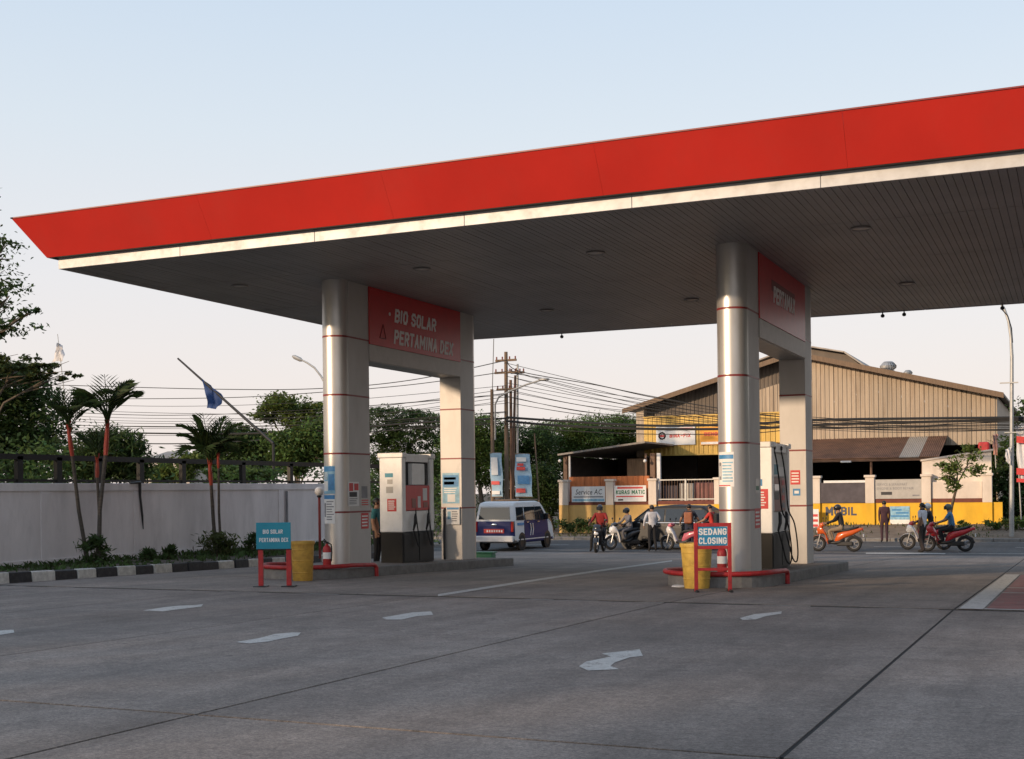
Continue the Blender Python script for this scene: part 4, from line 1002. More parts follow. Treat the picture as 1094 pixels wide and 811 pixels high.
# taller cream bay on the right with sloping top
xa, za = gxz(985, 493, YW+.3); xb, zb = gxz(1059, 481.5, YW+.3)
mb = MB(); mb.prism([(xa, YW+.27, -.5), (xb, YW+.27, -.5), (xb, YW+.27, zb), (xa, YW+.27, za)], (0, .18, 0)); tb = obj("tall_wall_bay", mb, MT['cream'], pw)
mb = MB(); mb.slab([(xa-.05, YW+.2, za+.0), (xb+.08, YW+.2, zb+.0), (xb+.08, YW+.5, zb), (xa-.05, YW+.5, za)], -.08); obj("coping", mb, MT['cream'], tb)
mb = MB(); mb.box((PXX[-2]+.22, YW+.02, zs1+.003), (PXX[-1]-.22, YW+.26, ztop-.25)); obj("wall_panel", mb, MT['cream'], pw)
# orange sheet screen on the left bays
xo0, xo1 = gxz(608, 515, YW+.5)[0], gxz(694, 515, YW+.5)[0]; zo = gxz(650, 509, YW+.5)[1]
scr = thing("sheet_screen", "orange ribbed metal screen above the service banners", "screen", ((xo0+xo1)/2, YW+.5, .9))
corr("metal_sheet", xo0, xo1, lambda x: .9, lambda x: zo, YW+.5, MT['rust_sheet'], scr, pitch=.3, sheet=.95)
# railing on the middle bays
for (i, j) in ((2, 3), (3, 4), (4, 5)):
    a, b = PXX[i]+.25, PXX[j]-.22
    t = thing("railing", ["grey bar railing right of the service banners", "grey bar railing hidden behind the right front pier", "grey bar railing behind the right fuel pump"][i-2], "railing", ((a+b)/2, YW+.05, zs1), group="railings on perimeter wall")
    for z in (zs1+.05, ztop+.0): mb = MB(); mb.box((a, YW+.03, z), (b, YW+.08, z+.05)); obj("rail", mb, MT['galv'], t)
    mb = MB(); nb = int((b-a)/.14)
    for k in range(nb+1): x = a+(b-a)*k/nb; mb.tube([(x, YW+.055, zs1+.1), (x, YW+.055, ztop)], .012, 5)
    tag(obj("bars", mb, MT['brown_steel'], t), None, kind="stuff")
    mb = MB(); mb.box(((a+b)/2-.05, YW+.0, zs1), ((a+b)/2+.03, YW+.1, ztop+.06)); obj("post", mb, MT['galv'], t)
x0, x1 = PXX[2]+.3, PXX[3]-.3
for k, (u0, u1, h, mt) in enumerate(((.02, .30, .75, 'mesh_grey'), (.33, .60, .85, 'lens'), (.62, .98, .9, 'tarp'))):
    a, b = x0+(x1-x0)*u0, x0+(x1-x0)*u1; n = 14; mb = MB()
    mb.add([(a+(b-a)*i/n, YW+.55+.05*math.sin(i*1.9), z) for z in (zs1-.3, zs1+h) for i in range(n+1)] + [(a+(b-a)*i/n, YW+.57+.05*math.sin(i*1.9), z) for z in (zs1-.3, zs1+h) for i in range(n+1)],
           [(i, i+1, n+2+i, n+1+i) for i in range(n)] + [(2*n+2+i, 3*n+3+i, 3*n+4+i, 2*n+3+i) for i in range(n)])
    tag(obj("hanging_sheet", mb, MT[mt], origin=((a+b)/2, YW+.56, zs1)), ["dark grey sheet hanging behind the bar railing", "pale sheet hanging in the middle behind the bar railing", "faded red sheet hanging at right behind the bar railing"][k], "sheet")
# banners
bt, a, bw, bh = board("banner", "white banner reading service AC in dark letters on perimeter wall", "banner", 611, 520, 646.5, 536.5, YW-.05, MT['paper'], [(.02, .04, .98, .2, MT['sky_print'])] + lines_of(.06, .24, .96, .42, 1, GR), t=.02)
lettering("Service AC", .80*bw, .34*bh, (a.x+.12*bw, YW-.073, a.z+.48*bh), (1,0,0), (0,0,1), INK, bt, offset=.0, shear=.2)
bt, a, bw, bh = board("banner", "white banner with dark green lettering right of the service AC banner", "banner", 656.5, 519, 690.5, 536, YW-.05, MT['paper'], [(.1, .80, .9, .92, RD), (.12, .06, .28, .16, INK)] + lines_of(.06, .24, .96, .4, 1, RD), t=.02)
block_text("KURAS MATIC", .92*bw, .26*bh, (a.x+.05*bw, YW-.073, a.z+.46*bh), (1,0,0), (0,0,1), MT['green_plastic'], bt, bold=.22)
bt, a, bw, bh = board("banner", "dark grey cloth panel above the mobil lettering", "banner", 876, 516, 925.5, 537.5, YW-.05, MT['mesh_grey'], t=.02)
mb = MB(); p0 = on_y(880, 515, YW-.08); p1 = on_y(925, 512.5, YW-.08); mb.box((p0.x, YW-.1, p0.z-.05), (p1.x, YW-.05, p0.z+.06)); obj("top_rail", mb, MT['paper'], bt)
bt, a, bw, bh = board("banner", "pale banner with two lines of grey lettering and small car print", "banner", 935.5, 512.5, 985, 533, YW-.05, MT['lens'], [(.12, .2, .36, .36, INK, "car_print"), (.8, .12, .95, .2, GR)], t=.02)
lettering("SERVICE & SPAREPART", .66*bw, .13*bh, (a.x+.03*bw, YW-.073, a.z+.68*bh), (1,0,0), (0,0,1), GR, bt, offset=.0)
lettering("ENGINE & BODY REPAIR", .80*bw, .13*bh, (a.x+.03*bw, YW-.073, a.z+.47*bh), (1,0,0), (0,0,1), GR, bt, offset=.0)
bt, a, bw, bh = board("wall_poster", "blue and white poster on the yellow wall beside the standing man in dark clothes", "poster", 951, 541, 972, 560, YW-.02, MT['sky_print'], [(0, .0, 1, .25, W), (.05, .4, .95, .5, B_), (.3, .58, .95, .68, B_), (.1, .75, .6, .85, B_)], t=.01)
p = on_y(881.5, 551, YW-.01); q = on_y(916, 551, YW-.01); hh = on_y(881, 541.5, YW-.01).z - p.z
block_text("MOBIL", q.x-p.x, hh, (p.x, YW-.001, p.z), (1,0,0), (0,0,1), M('slate_lettering', (.055, .065, .10), .6), pw, bold=.24, extrude=.006)
a, b = on_y(866, 571, YW-.6), on_y(875, 571, YW-.6); tp = on_y(870, 544, YW-.6)
bt = flat_print("banner", "narrow upright pink and white banner right of the rear pier", "banner", (a.x, YW-.6, a.z), (1,0,0), (0,0,1), b.x-a.x, tp.z-a.z, PP, [(.1, .1+.2*k, .9, .2+.2*k, MT['red_print']) for k in range(4)], t=.015)
mb = MB(); mb.tube([(a.x, YW-.59, a.z-.3), (a.x, YW-.59, tp.z+.1)], .02, 6); obj("pole", mb, MT['galv'], bt)
x0, z0 = gxz(1045, 482, YW+1.2); x1, z1 = gxz(1057, 472, YW+1.2)
mb = MB(); mb.box((x0, YW+1.1, z0-.3), (x1, YW+1.9, z1)); tag(obj("awning_box", mb, MT['red_paint'], origin=((x0+x1)/2, YW+1.5, z0), bevel=.08), "small red awning box behind the tall cream wall bay", "awning")

# verge and far kerb
def vz(x, y):
    x0 = gxz(770, 560, YW)[0]; f = min(1, max(0, (x-x0)/6)); g = min(1, max(0, (y-54.7)/4.5))
    return ROAD_Z + .13 + .42*f*g + .03*math.sin(x*2.1+y)*g
MT['verge'] = M('verge_earth', (.17, .125, .088), .95, var=.3, scale=2, dirt=.5, dirtcol=(.08,.06,.04), bump=.4, bscale=20, world_co=True)
strip_sheet("verge", list(np.linspace(-60, 45, 100)), list(np.linspace(54.6, 60.2, 9)), vz, MT['verge'], 0, "rough earth verge between street and yellow wall")
kb = thing("street_kerb", "plain concrete kerb along the far side of the street", "kerb", (0, 54.5, ROAD_Z))
mbk = MB(); mbk.box((0, 54.36, ROAD_Z-.1), (.985, 54.6, ROAD_Z+.14)); me0 = None
for i in range(90):
    x = -50 + i
    if me0 is None:
        o = obj("kerb_block", mbk, MT['kerb_conc'], None, bevel=.02); me0 = o.data; o.parent = kb
    else:
        o = link("kerb_block", me0, kb); b = o.modifiers.new("bevel", 'BEVEL'); b.width = .02
    o.location = (x - 0, 0, 0) if False else (x, -54.5, -ROAD_Z); 
# ================================================================== POLES, WIRES, LAMPS, BANNERS
def pole_at(px_top, py_top, px_base, Y, r0, r1, name, label, cat, mt, group=None, zbase=None, arms=()):
    a = on_y(px_top, py_top, Y); zb = zbase if zbase is not None else (vz(a.x, Y) if 54.6 < Y < 60 else gz(a.x, Y))
    b = on_y(px_base, 560, Y); b.z = zb
    t = thing(name, label, cat, tuple(b), group=group)
    n = 8; pts = [b.lerp(a, i/n) for i in range(n+1)]
    mb = MB(); mb.tube(pts, [r0+(r1-r0)*i/n for i in range(n+1)], 10); obj("shaft", mb, mt, t, smooth=True)
    for z, w in arms:
        p = b.lerp(a, (z-b.z)/(a.z-b.z)); mb = MB(); mb.box((p.x-w, p.y-.05, z-.05), (p.x+w, p.y+.05, z+.05)); ca = obj("crossarm", mb, MT['timber'], t)
        for u in (-.9, -.35, .35, .9):
            mb = MB(); mb.lathe([(.02, z+.05), (.045, z+.08), (.03, z+.12), (.045, z+.15), (.02, z+.19)], (p.x+u*w, p.y, 0), 8); obj("insulator", mb, MT['brown_panel'], ca, smooth=True)
    return t, a, b
YU = 56.2
za = lambda y: on_y(541, y, YU).z
pole_at(540.5, 376, 541.5, YU, .125, .085, "utility_pole", "tallest brown utility pole with crossarms behind the van", "pole", MT['timber'], "utility poles behind the van", arms=((za(385), .55), (za(398), .6), (za(416), .5)))
pole_at(553, 389, 552.5, YU+.3, .07, .05, "utility_pole", "slim pale metal utility pole right of the brown ones", "pole", MT['galv'], "utility poles behind the van", arms=((za(398), .35),))
pole_at(545.5, 406, 547, YU+.5, .095, .07, "utility_pole", "short dark brown pole right against the tallest utility pole", "pole", MT['brown_steel'], "utility poles behind the van")
pole_at(550.5, 401, 546.5, YU+.9, .095, .06, "utility_pole", "dark brown pole leaning right between the tallest and the pale pole", "pole", MT['brown_steel'], "utility poles behind the van")
pole_at(571, 463, 578, YU+.2, .05, .035, "slim_post", "thin leaning brown post right of the blue street banners", "post", MT['timber'])
t, a, b = pole_at(525.5, 416, 527, YU-.3, .11, .08, "street_lamp", "brown pole street lamp with arm reaching right behind the van", "street lamp", MT['timber'])
P = [on_y(x, y, YU-.3) for x, y in ((529, 470), (529, 432), (533, 424), (545, 418), (562, 411), (578, 406))]
mb = MB(); mb.tube(P, .045, 8); obj("arm", mb, MT['galv'], t, smooth=True)
p = P[-1]; mb = MB(); mb.ball((p.x+.15, p.y, p.z+.02), (.30, .13, .08), 12, 8); obj("lamp_head", mb, MT['galv'], t, smooth='all')
mb = MB(); mb.tube([on_y(526, 417, YU-.3), on_y(527.5, 362, YU-.3)], .02, 6); obj("aerial", mb, MT['dark'], t)
t, a, b = pole_at(1081, 380, 1080.5, 55.3, .10, .07, "street_lamp", "tall pale street lamp bending over the road at the right", "street lamp", MT['galv'])
P = [on_y(x, y, 55.3) for x, y in ((1081, 381), (1080, 360), (1077.5, 343), (1073, 330), (1068, 322), (1060, 315))]
mb = MB(); mb.tube(P, [.07, .06, .055, .05, .045, .045], 8); obj("arm", mb, MT['galv'], t, smooth=True)
mb = MB(); p = P[-1]; mb.ball((p.x-.25, p.y, p.z+.06), (.32, .12, .08), 12, 8); obj("lamp_head", mb, MT['galv'], t, smooth='all')
for px, py in ((1078, 409), (1083, 462)):
    p = on_y(px, py, 55.2); mb = MB(); mb.box((p.x-.35, p.y-.03, p.z-.025), (p.x+.35, p.y+.03, p.z+.025)); obj("bracket", mb, MT['galv'], t)
# left street lamp reaching out from behind the left front pier
t, a, b = pole_at(352, 425, 353, 50.0, .10, .07, "street_lamp", "grey street lamp with curved arm left of the left front pier", "street lamp", MT['galv'])
P = [on_y(x, y, 50.0) for x, y in ((352, 426), (348, 411), (343, 402), (336, 393), (328, 387.5), (322, 384.5))]
mb = MB(); mb.tube(P, [.07, .06, .05, .05, .045, .04], 8); obj("arm", mb, MT['galv'], t, smooth=True)
p, q = on_y(323, 385.2, 50.0), on_y(312.5, 380.5, 50.0)
mb = MB(); mb.tube([p, p.lerp(q, .2), p.lerp(q, .8), q], [.05, .10, .10, .05], 8); obj("lamp_head", mb, MT['galv'], t, smooth=True)
# overhead cables along the street
def cable(pix, rad, label, Y=55.9, dY=0.0):
    pts = []
    P = [on_y(x, y, Y) for x, y in pix]
    for i in range(len(P)-1):
        p0, p1, p2, p3 = P[max(i-1, 0)], P[i], P[i+1], P[min(i+2, len(P)-1)]
        for f in np.linspace(0, 1, 9)[:-1]:
            pts.append(.5*((2*p1) + (p2-p0)*f + (2*p0-5*p1+4*p2-p3)*f*f + (3*p1-p0-3*p2+p3)*f**3))
    pts.append(P[-1])
    mb = MB(); mb.tube(pts, rad, 5)
    o = obj("overhead_cable", mb, MT['rubber'], origin=tuple(P[0]))
    tag(o, label, "cable", "overhead cables along the street")
CB = [("top", [(-40,408),(80,412),(240,416),(345,415),(440,406),(541,385)], .022), ("second highest", [(-40,423),(80,426),(240,425),(345,419),(440,411),(541,397)], .02),
      (None, [(-40,432),(160,441),(345,440),(541,416)], .014), (None, [(-40,440),(160,447),(345,444),(541,420)], .013), (None, [(-40,446),(160,452.5),(345,449),(541,424)], .014),
      (None, [(-40,452),(160,455.5),(345,453),(541,428)], .013), (None, [(-40,455),(160,458),(345,456),(541,440)], .013),
      ("thick", [(-40,458),(80,461.5),(230,463.5),(340,460),(440,452),(541,447)], .045), ("lowest thick", [(-40,468),(80,472),(200,474),(340,466),(440,458),(541,452)], .032)]
for nm, pix, r in CB:
    cable(pix, r, {"top": "topmost overhead cable left of the utility poles", "second highest": "second highest overhead cable left of the utility poles", "thick": "upper thick black cable left of the utility poles", "lowest thick": "lowest thick black cable left of the utility poles"}.get(nm, "thin overhead cable in the bundle left of the utility poles"), r and 55.9)
CR = [("top", [(541,384),(556,397),(640,412),(700,425),(800,441),(868,448),(960,451),(1130,446)], .022), (None, [(541,398),(600,408),(700,431),(800,446),(960,455),(1130,452)], .015),
      (None, [(553,399),(620,417),(700,435),(800,450),(960,459),(1130,460)], .014), (None, [(553,405),(620,422),(700,438),(800,452),(960,460),(1130,458)], .014), (None, [(545,413),(620,428),(700,441),(800,454),(960,462),(1130,457)], .013),
      (None, [(541,418),(620,433),(700,445),(800,455),(960,459),(1130,455)], .013), (None, [(541,424),(620,439),(700,448),(800,456),(960,457),(1130,453)], .014), (None, [(541,430),(620,443),(700,450.5),(800,457),(960,456),(1130,452)], .014),
      ("thick", [(541,446),(600,450),(700,455),(800,453),(868,449),(960,447.5),(1130,446)], .060), ("thick2", [(541,450),(600,455),(700,458.5),(800,458),(868,454.5),(960,451.5),(1130,448)], .062), ("low", [(541,456),(620,461),(700,464),(800,463),(868,457),(960,456),(1080,450),(1130,449)], .02)]
for i in range(7):      # the looser part of the tangle
    h_ = 418 + i*5.3 + 3*math.sin(i*2.1); CB.append((None, [(-40, h_+8), (160, h_+16+2*math.sin(i)), (345, h_+11), (541, h_-6+i)], .013))
    CR.append((None, [(541, 388+i*7), (620, 407+i*6.2+2*math.sin(i*1.7)), (700, 424+i*4.4), (800, 440+i*2.6), (960, 450+i*1.5), (1130, 446+i*2.0)], .014))
for nm, pix, r in CB[9:]: cable(pix, r, "thin overhead cable in the bundle left of the utility poles", 55.9)
for nm, pix, r in CR:
    cable(pix, r, {"top": "topmost overhead cable running right from the utility poles", "thick": "upper thick black cable crossing the workshop front", "thick2": "lower thick black cable crossing the workshop front", "low": "lowest thin cable crossing the workshop front"}.get(nm, "thin overhead cable in the bundle right of the utility poles"), 55.9)
# street banners on the poles
def street_banner(q, Y, label, els):
    P = [on_y(x, y, Y) for x, y in q]      # tl, tr, br, bl
    t = thing("street_banner", label, "banner", tuple((P[2]+P[3])/2), group="blue street banners behind the van")
    n, m = 10, 5; vs = []
    for th in (0, .012):
        for j in range(n+1):
            for i in range(m+1):
                p = P[3].lerp(P[2], i/m).lerp(P[0].lerp(P[1], i/m), j/n); p = Vector((p.x, p.y + .06*math.sin(j*.9+i*.7) + th, p.z)); vs.append(p)
    k = (n+1)*(m+1); fs = [(j*(m+1)+i, j*(m+1)+i+1, (j+1)*(m+1)+i+1, (j+1)*(m+1)+i) for j in range(n) for i in range(m)]
    fs += [tuple(x+k for x in f[::-1]) for f in fs]
    mb = MB(); mb.add(vs, fs); obj("cloth", mb, MT['banner_blue'], t, smooth='all')
    for u0, v0, u1, v1, mt in els:
        a = [P[3].lerp(P[2], u).lerp(P[0].lerp(P[1], u), v) - Vector((0, .1, 0)) for u, v in ((u0, v0), (u1, v0), (u1, v1), (u0, v1))]
        mb = MB(); mb.slab(a, .004); obj("print_block", mb, mt, t)
    for a, b in ((P[0], P[1]), (P[3], P[2])): mb = MB(); mb.tube([a, b], .025, 6); obj("batten", mb, MT['timber'], t)
MT['banner_blue'] = M("banner_cloth", (.30, .45, .58), .7, var=.3, scale=1.2, world_co=True)
street_banner([(523, 484), (536, 484), (537.5, 531), (525.5, 531)], YU-.65, "narrow pale blue street banner on the left pole behind the van", [(.1, .28, .8, .36, RD), (.15, .5, .7, .9, MT['paper']), (.1, .06, .8, .14, MT['paper'])])
street_banner([(550, 485), (566, 485), (569, 531), (550.5, 531)], YU-.3, "wide pale blue street banner right of the utility poles", [(.15, .62, .7, .7, RD), (.2, .72, .6, .78, RD), (.1, .1, .65, .2, RD), (.2, .3, .9, .5, B_), (.15, .82, .8, .92, MT['paper'])])
# flags and small banners at the right edge
def flagpole(name, label, a, b, Y, rad, flagpix, mt, mp=None):
    A, B = on_y(*a, Y), on_y(*b, Y); t = thing(name, label, "flag", tuple(A))
    mb = MB(); mb.tube([A, A.lerp(B, .5), B], [rad, rad*.85, rad*.6], 8); obj("pole", mb, mp or MT['galv'], t, smooth=True)
    P = [on_y(x, y, Y) for x, y in flagpix]; n = 10; m = 6; vs = []
    for th in (0, .008):
        for j in range(n+1):
            for i in range(m+1):
                p = P[3].lerp(P[2], i/m).lerp(P[0].lerp(P[1], i/m), j/n); p = p + Vector((.02*math.sin(i*1.7+j), .09*math.sin(i*1.9+j*.5) + th, .02*math.sin(j+i))); vs.append(p)
    k = (n+1)*(m+1); fs = [(j*(m+1)+i, j*(m+1)+i+1, (j+1)*(m+1)+i+1, (j+1)*(m+1)+i) for j in range(n) for i in range(m)]; fs += [tuple(x+k for x in f[::-1]) for f in fs]
    mb = MB(); mb.add(vs, fs); obj("flag_cloth", mb, mt, t, smooth='all')
    return t
MT['flag_blue'] = M("flag_blue", (.008, .045, .17), .7, var=.2); MT['flag_white'] = M("flag_white", (.62, .62, .65), .7, var=.1); MT['flag_pink'] = M("flag_pink", (.55, .30, .24), .7, var=.2)
flagpole("flag_pole", "blue flag hanging from a leaning dark pole above the palms", (292, 474), (190, 383), 48.0, .075, [(217, 405), (239, 424), (232, 437), (221, 436)], MT['flag_blue'], MT['dark'])
fp = [o for o in COL.objects if o.name.startswith("flag_pole")][-1]
b = on_y(292, 474, 48.0); mb = MB(); mb.tube([b, (b.x, b.y, gz(b.x, b.y))], .06, 8); obj("stake", mb, MT['dark'], fp)
flagpole("flag_pole", "small white flag on a thin pole above the dark tree at far left", (71, 440), (61.5, 357), 42.0, .022, [(62.5, 366), (66, 370), (68.5, 385), (55, 387)], MT['flag_white'])
flagpole("flag_pole", "faded pink flag beside the workshop's right corner", (1064, 500), (1062, 462), 58.5, .02, [(1060.5, 464), (1066, 464), (1066, 486), (1061, 486)], MT['flag_pink'])
t = flagpole("flag_pole", "white and red cloth banner at the photo's right edge", (1091, 555), (1086, 452), 56.6, .03, [(1085, 455), (1100, 458), (1100, 516), (1088, 514)], MT['flag_white'])
for v0, v1 in ((466, 473), (500, 507), (511, 515)):
    P = [on_y(x, y, 56.4) for x, y in ((1086, v1), (1100, v1+1), (1100, v0+1), (1086, v0))]; mb = MB(); mb.slab(P, .004); obj("red_print", mb, RD, t)
flagpole("flag_pole", "white cloth tied to the street lamp at right", (1080, 492), (1080, 476), 55.15, .015, [(1074, 480), (1080, 478), (1080, 497), (1074.5, 493)], MT['flag_white'])

# ================================================================== TREES AND PLANTS
LM = [leaf_mat("foliage_dark", (.060, .098, .030), .42), leaf_mat("foliage_mid", (.095, .150, .040), .42), leaf_mat("foliage_light", (.13, .175, .045), .42), leaf_mat("foliage_olive", (.085, .105, .034), .42)]
BARK = M("bark", (.12, .095, .07), .9, var=.3, scale=5, stretch=(3,3,.5), bump=.5, bscale=20)
def quad_mesh(name, Q, mat_):
    n = len(Q); me = bpy.data.meshes.new(name)
    me.vertices.add(4*n); me.vertices.foreach_set("co", Q.reshape(-1).astype(np.float32))
    me.loops.add(4*n); me.loops.foreach_set("vertex_index", np.arange(4*n, dtype=np.int32))
    me.polygons.add(n); me.polygons.foreach_set("loop_start", np.arange(0, 4*n, 4, dtype=np.int32)); me.polygons.foreach_set("loop_total", np.full(n, 4, dtype=np.int32))
    me.materials.append(mat_); me.update(calc_edges=True); me.validate(); return me
def leaves(C, size, g, up=.5, aspect=.5):
    n = len(C); d = g.normal(size=(n, 3)); d /= np.linalg.norm(d, axis=1)[:, None]
    nrm = g.normal(size=(n, 3)); nrm[:, 2] = np.abs(nrm[:, 2]) + up; nrm /= np.linalg.norm(nrm, axis=1)[:, None]
    d -= nrm * np.sum(d*nrm, 1)[:, None]; d /= np.linalg.norm(d, axis=1)[:, None]; e = np.cross(nrm, d)
    s = size*g.uniform(.6, 1.35, n)[:, None]
    q = np.stack([C - d*s*.5, C + e*s*aspect*.5 - d*s*.05, C + d*s*.5 - nrm*s*.12, C - e*s*aspect*.5 - d*s*.05], 1)
    return q
def crown_points(blobs, n, g, clump=.32, per=34):
    vol = np.array([b[3]*b[4]*b[5] for b in blobs])**.8; vol = vol/vol.sum(); out = []
    for b, f in zip(blobs, vol):
        k = max(3, int(n*f/per)); u = g.normal(size=(k, 3)); u /= np.linalg.norm(u, axis=1)[:, None]
        rad = g.uniform(.35, 1.0, k)**.45; c = np.array(b[:3]) + u*rad[:, None]*np.array(b[3:6])
        cs = clump*min(b[3:6])*g.uniform(.5, 1.3, k)
        p = c[:, None, :] + g.normal(size=(k, per, 3))*cs[:, None, None]*np.array([1, 1, .55])
        out.append(p.reshape(-1, 3))
    return np.concatenate(out)
def tree(name, label, base, blobs, n, leaf, mi, seed, trunk_r=.16, group=None, lean=(0, 0), up=.5, clump=.32, aspect=.5, fork=.55):
    g = np.random.default_rng(seed); base = Vector(base)
    t = thing(name, label, "tree", tuple(base), group=group)
    Q = leaves(crown_points(blobs, int(n*1.7), g, clump), leaf, g, up, aspect)
    me = quad_mesh("crown", Q - np.array(tuple(base)), LM[mi]); link("crown", me, t)
    c = Vector(np.average([b[:3] for b in blobs], axis=0, weights=[b[3]*b[4]*b[5] for b in blobs]))
    low = min(b[2]-b[5]*.6 for b in blobs); f = base.lerp(Vector((c.x, c.y, low)), 1.0); f = Vector((base.x + (c.x-base.x)*fork, base.y + (c.y-base.y)*fork, max(base.z+.5, base.z + (c.z-base.z)*fork)))
    mid = base.lerp(f, .5) + Vector((g.normal()*.08, g.normal()*.08, 0))
    mb = MB(); mb.tube([base - Vector((0, 0, .15)), base + Vector((0, 0, .1)), mid, f], [trunk_r*1.4, trunk_r, trunk_r*.85, trunk_r*.7], 9); tr = obj("trunk", mb, BARK, t, smooth=True)
    mb = MB()
    for b in blobs:
        e = Vector(b[:3]); k = f.lerp(e, .5) + Vector((g.normal()*.15, g.normal()*.15, .1*(e-f).length))
        mb.tube([f, k, e], [trunk_r*.5, trunk_r*.32, trunk_r*.12], 6)
        for _ in range(5):
            w = e + Vector(g.normal(size=3)*np.array(b[3:6])*.55); mb.tube([k.lerp(e, g.uniform(.2, .9)), w], [trunk_r*.18, trunk_r*.05], 4)
    obj("limbs", mb, BARK, t, smooth=True)
    return t
def blob(px, py, d, rpx, rpy, rdepth=None):
    p = at_depth(px, py, d); k = d/F_PX; return (p.x, p.y, p.z, rpx*k, (rdepth or rpx)*k, rpy*k)
def base_at(px, d, z=None):
    p = at_depth(px, 540, d); return (p.x, p.y, gz(p.x, p.y) if z is None else z)
# far left
tree("tall_tree", "tall airy tree with ragged clumps at the photo's left edge", base_at(-60, 46), [blob(4, 262, 46, 16, 16), blob(10, 316, 46, 26, 18), blob(-40, 300, 46, 40, 55), blob(2, 350, 46, 36, 10), blob(-80, 260, 46, 46, 60), blob(30, 335, 46, 12, 8)], 3000, .20, 0, 3, .2, clump=.42)
tree("dark_tree", "dense dark tree behind the wall at far left", base_at(20, 40, 0), [blob(5, 415, 40, 50, 26), blob(38, 450, 40, 34, 36), blob(-20, 450, 40, 60, 50), blob(30, 490, 40, 60, 30)], 11000, .17, 0, 4, .16)
tree("spreading_tree", "layered dark tree with drooping flat sprays above the leaning palm", base_at(-45, 37, 0), [blob(20, 388, 37, 48, 7), blob(-10, 398, 37, 60, 10), blob(55, 402, 37, 30, 5), blob(-40, 380, 37, 40, 10)], 3600, .16, 3, 5, .12, up=1.6)
tree("round_bush_tree", "dark rounded bushy tree behind the wall right of the tall red palm", base_at(125, 37, 0), [blob(122, 487, 37, 30, 26), blob(138, 498, 37, 20, 20), blob(100, 490, 37, 22, 28)], 5200, .22, 0, 6, .1, aspect=.22, up=.2)
# middle left, beyond the wall
tree("airy_tree", "airy green tree with open crown left of the left front pier", base_at(318, 70), [blob(308, 432, 70, 26, 12), blob(322, 450, 70, 24, 14), blob(288, 442, 70, 18, 9), blob(335, 440, 70, 18, 10)], 3600, .25, 2, 7, .13, clump=.4, up=1.0)
tree("street_tree", "mid green tree with staked trunk below the airy tree", base_at(316, 66), [blob(325, 480, 66, 28, 18), blob(300, 474, 66, 22, 14), blob(340, 470, 66, 20, 24), blob(312, 496, 66, 20, 12)], 6500, .22, 1, 8, .11)
tree("dense_tree", "dense dark green tree behind the small palm pair", base_at(258, 70), [blob(262, 470, 70, 28, 14), blob(240, 482, 70, 24, 18), blob(285, 482, 70, 24, 18), blob(262, 498, 70, 34, 14)], 8500, .23, 0, 9, .14)
tree("low_tree", "low bright green bush tree behind the wall, left of the small palm pair", base_at(185, 50), [blob(190, 502, 50, 22, 12), blob(208, 492, 50, 16, 10), blob(172, 507, 50, 16, 9)], 2800, .18, 2, 10, .08)
tree("low_tree", "low bright green bush tree behind the wall, right of the small palm pair", base_at(248, 46), [blob(250, 506, 46, 14, 9), blob(275, 508, 46, 18, 8), blob(232, 508, 46, 14, 7)], 2400, .16, 2, 12, .07)
def hedge(name, label, pts, h, wd, n, mi, seed):
    g = np.random.default_rng(seed); bl = []
    for i in range(len(pts)-1):
        a, b = Vector(pts[i]), Vector(pts[i+1]); m = max(2, int((b-a).length/1.1))
        for k in range(m): p = a.lerp(b, k/m); hh = h*g.uniform(.75, 1.2); bl.append((p.x+g.normal()*.2, p.y+g.normal()*.2, p.z+hh*.5, wd, wd, hh*.55))
    c = pts[0]; t = thing(name, label, "hedge", tuple(c))
    Q = leaves(crown_points(bl, n, g, .5), .17, g, .5, .5); link("foliage", quad_mesh("foliage", Q - np.array(tuple(c)), LM[mi]), t)
    mb = MB()
    for b in bl[::2]: mb.tube([(b[0], b[1], b[2]-b[5]*1.1), (b[0], b[1], b[2])], [.04, .02], 5)
    obj("stems", mb, BARK, t)
hedge("hedge", "rough green hedge just beyond the boundary wall and rail fence", [(-25.6, 20, -.1), (-25.8, 34, -.3), (-25.0, 50, -.6)], 2.7, .7, 11000, 1, 77)
hedge("hedge", "dark hedge mass behind the wall at far left", [(-27.5, 14, 0), (-27.5, 30, -.2)], 3.3, .9, 7000, 0, 78)
hedge("hedge", "dark low growth under the trees behind the utility poles", [(-38, 66, -.6), (-24, 70, -.6)], 3.0, 1.0, 9000, 0, 79)
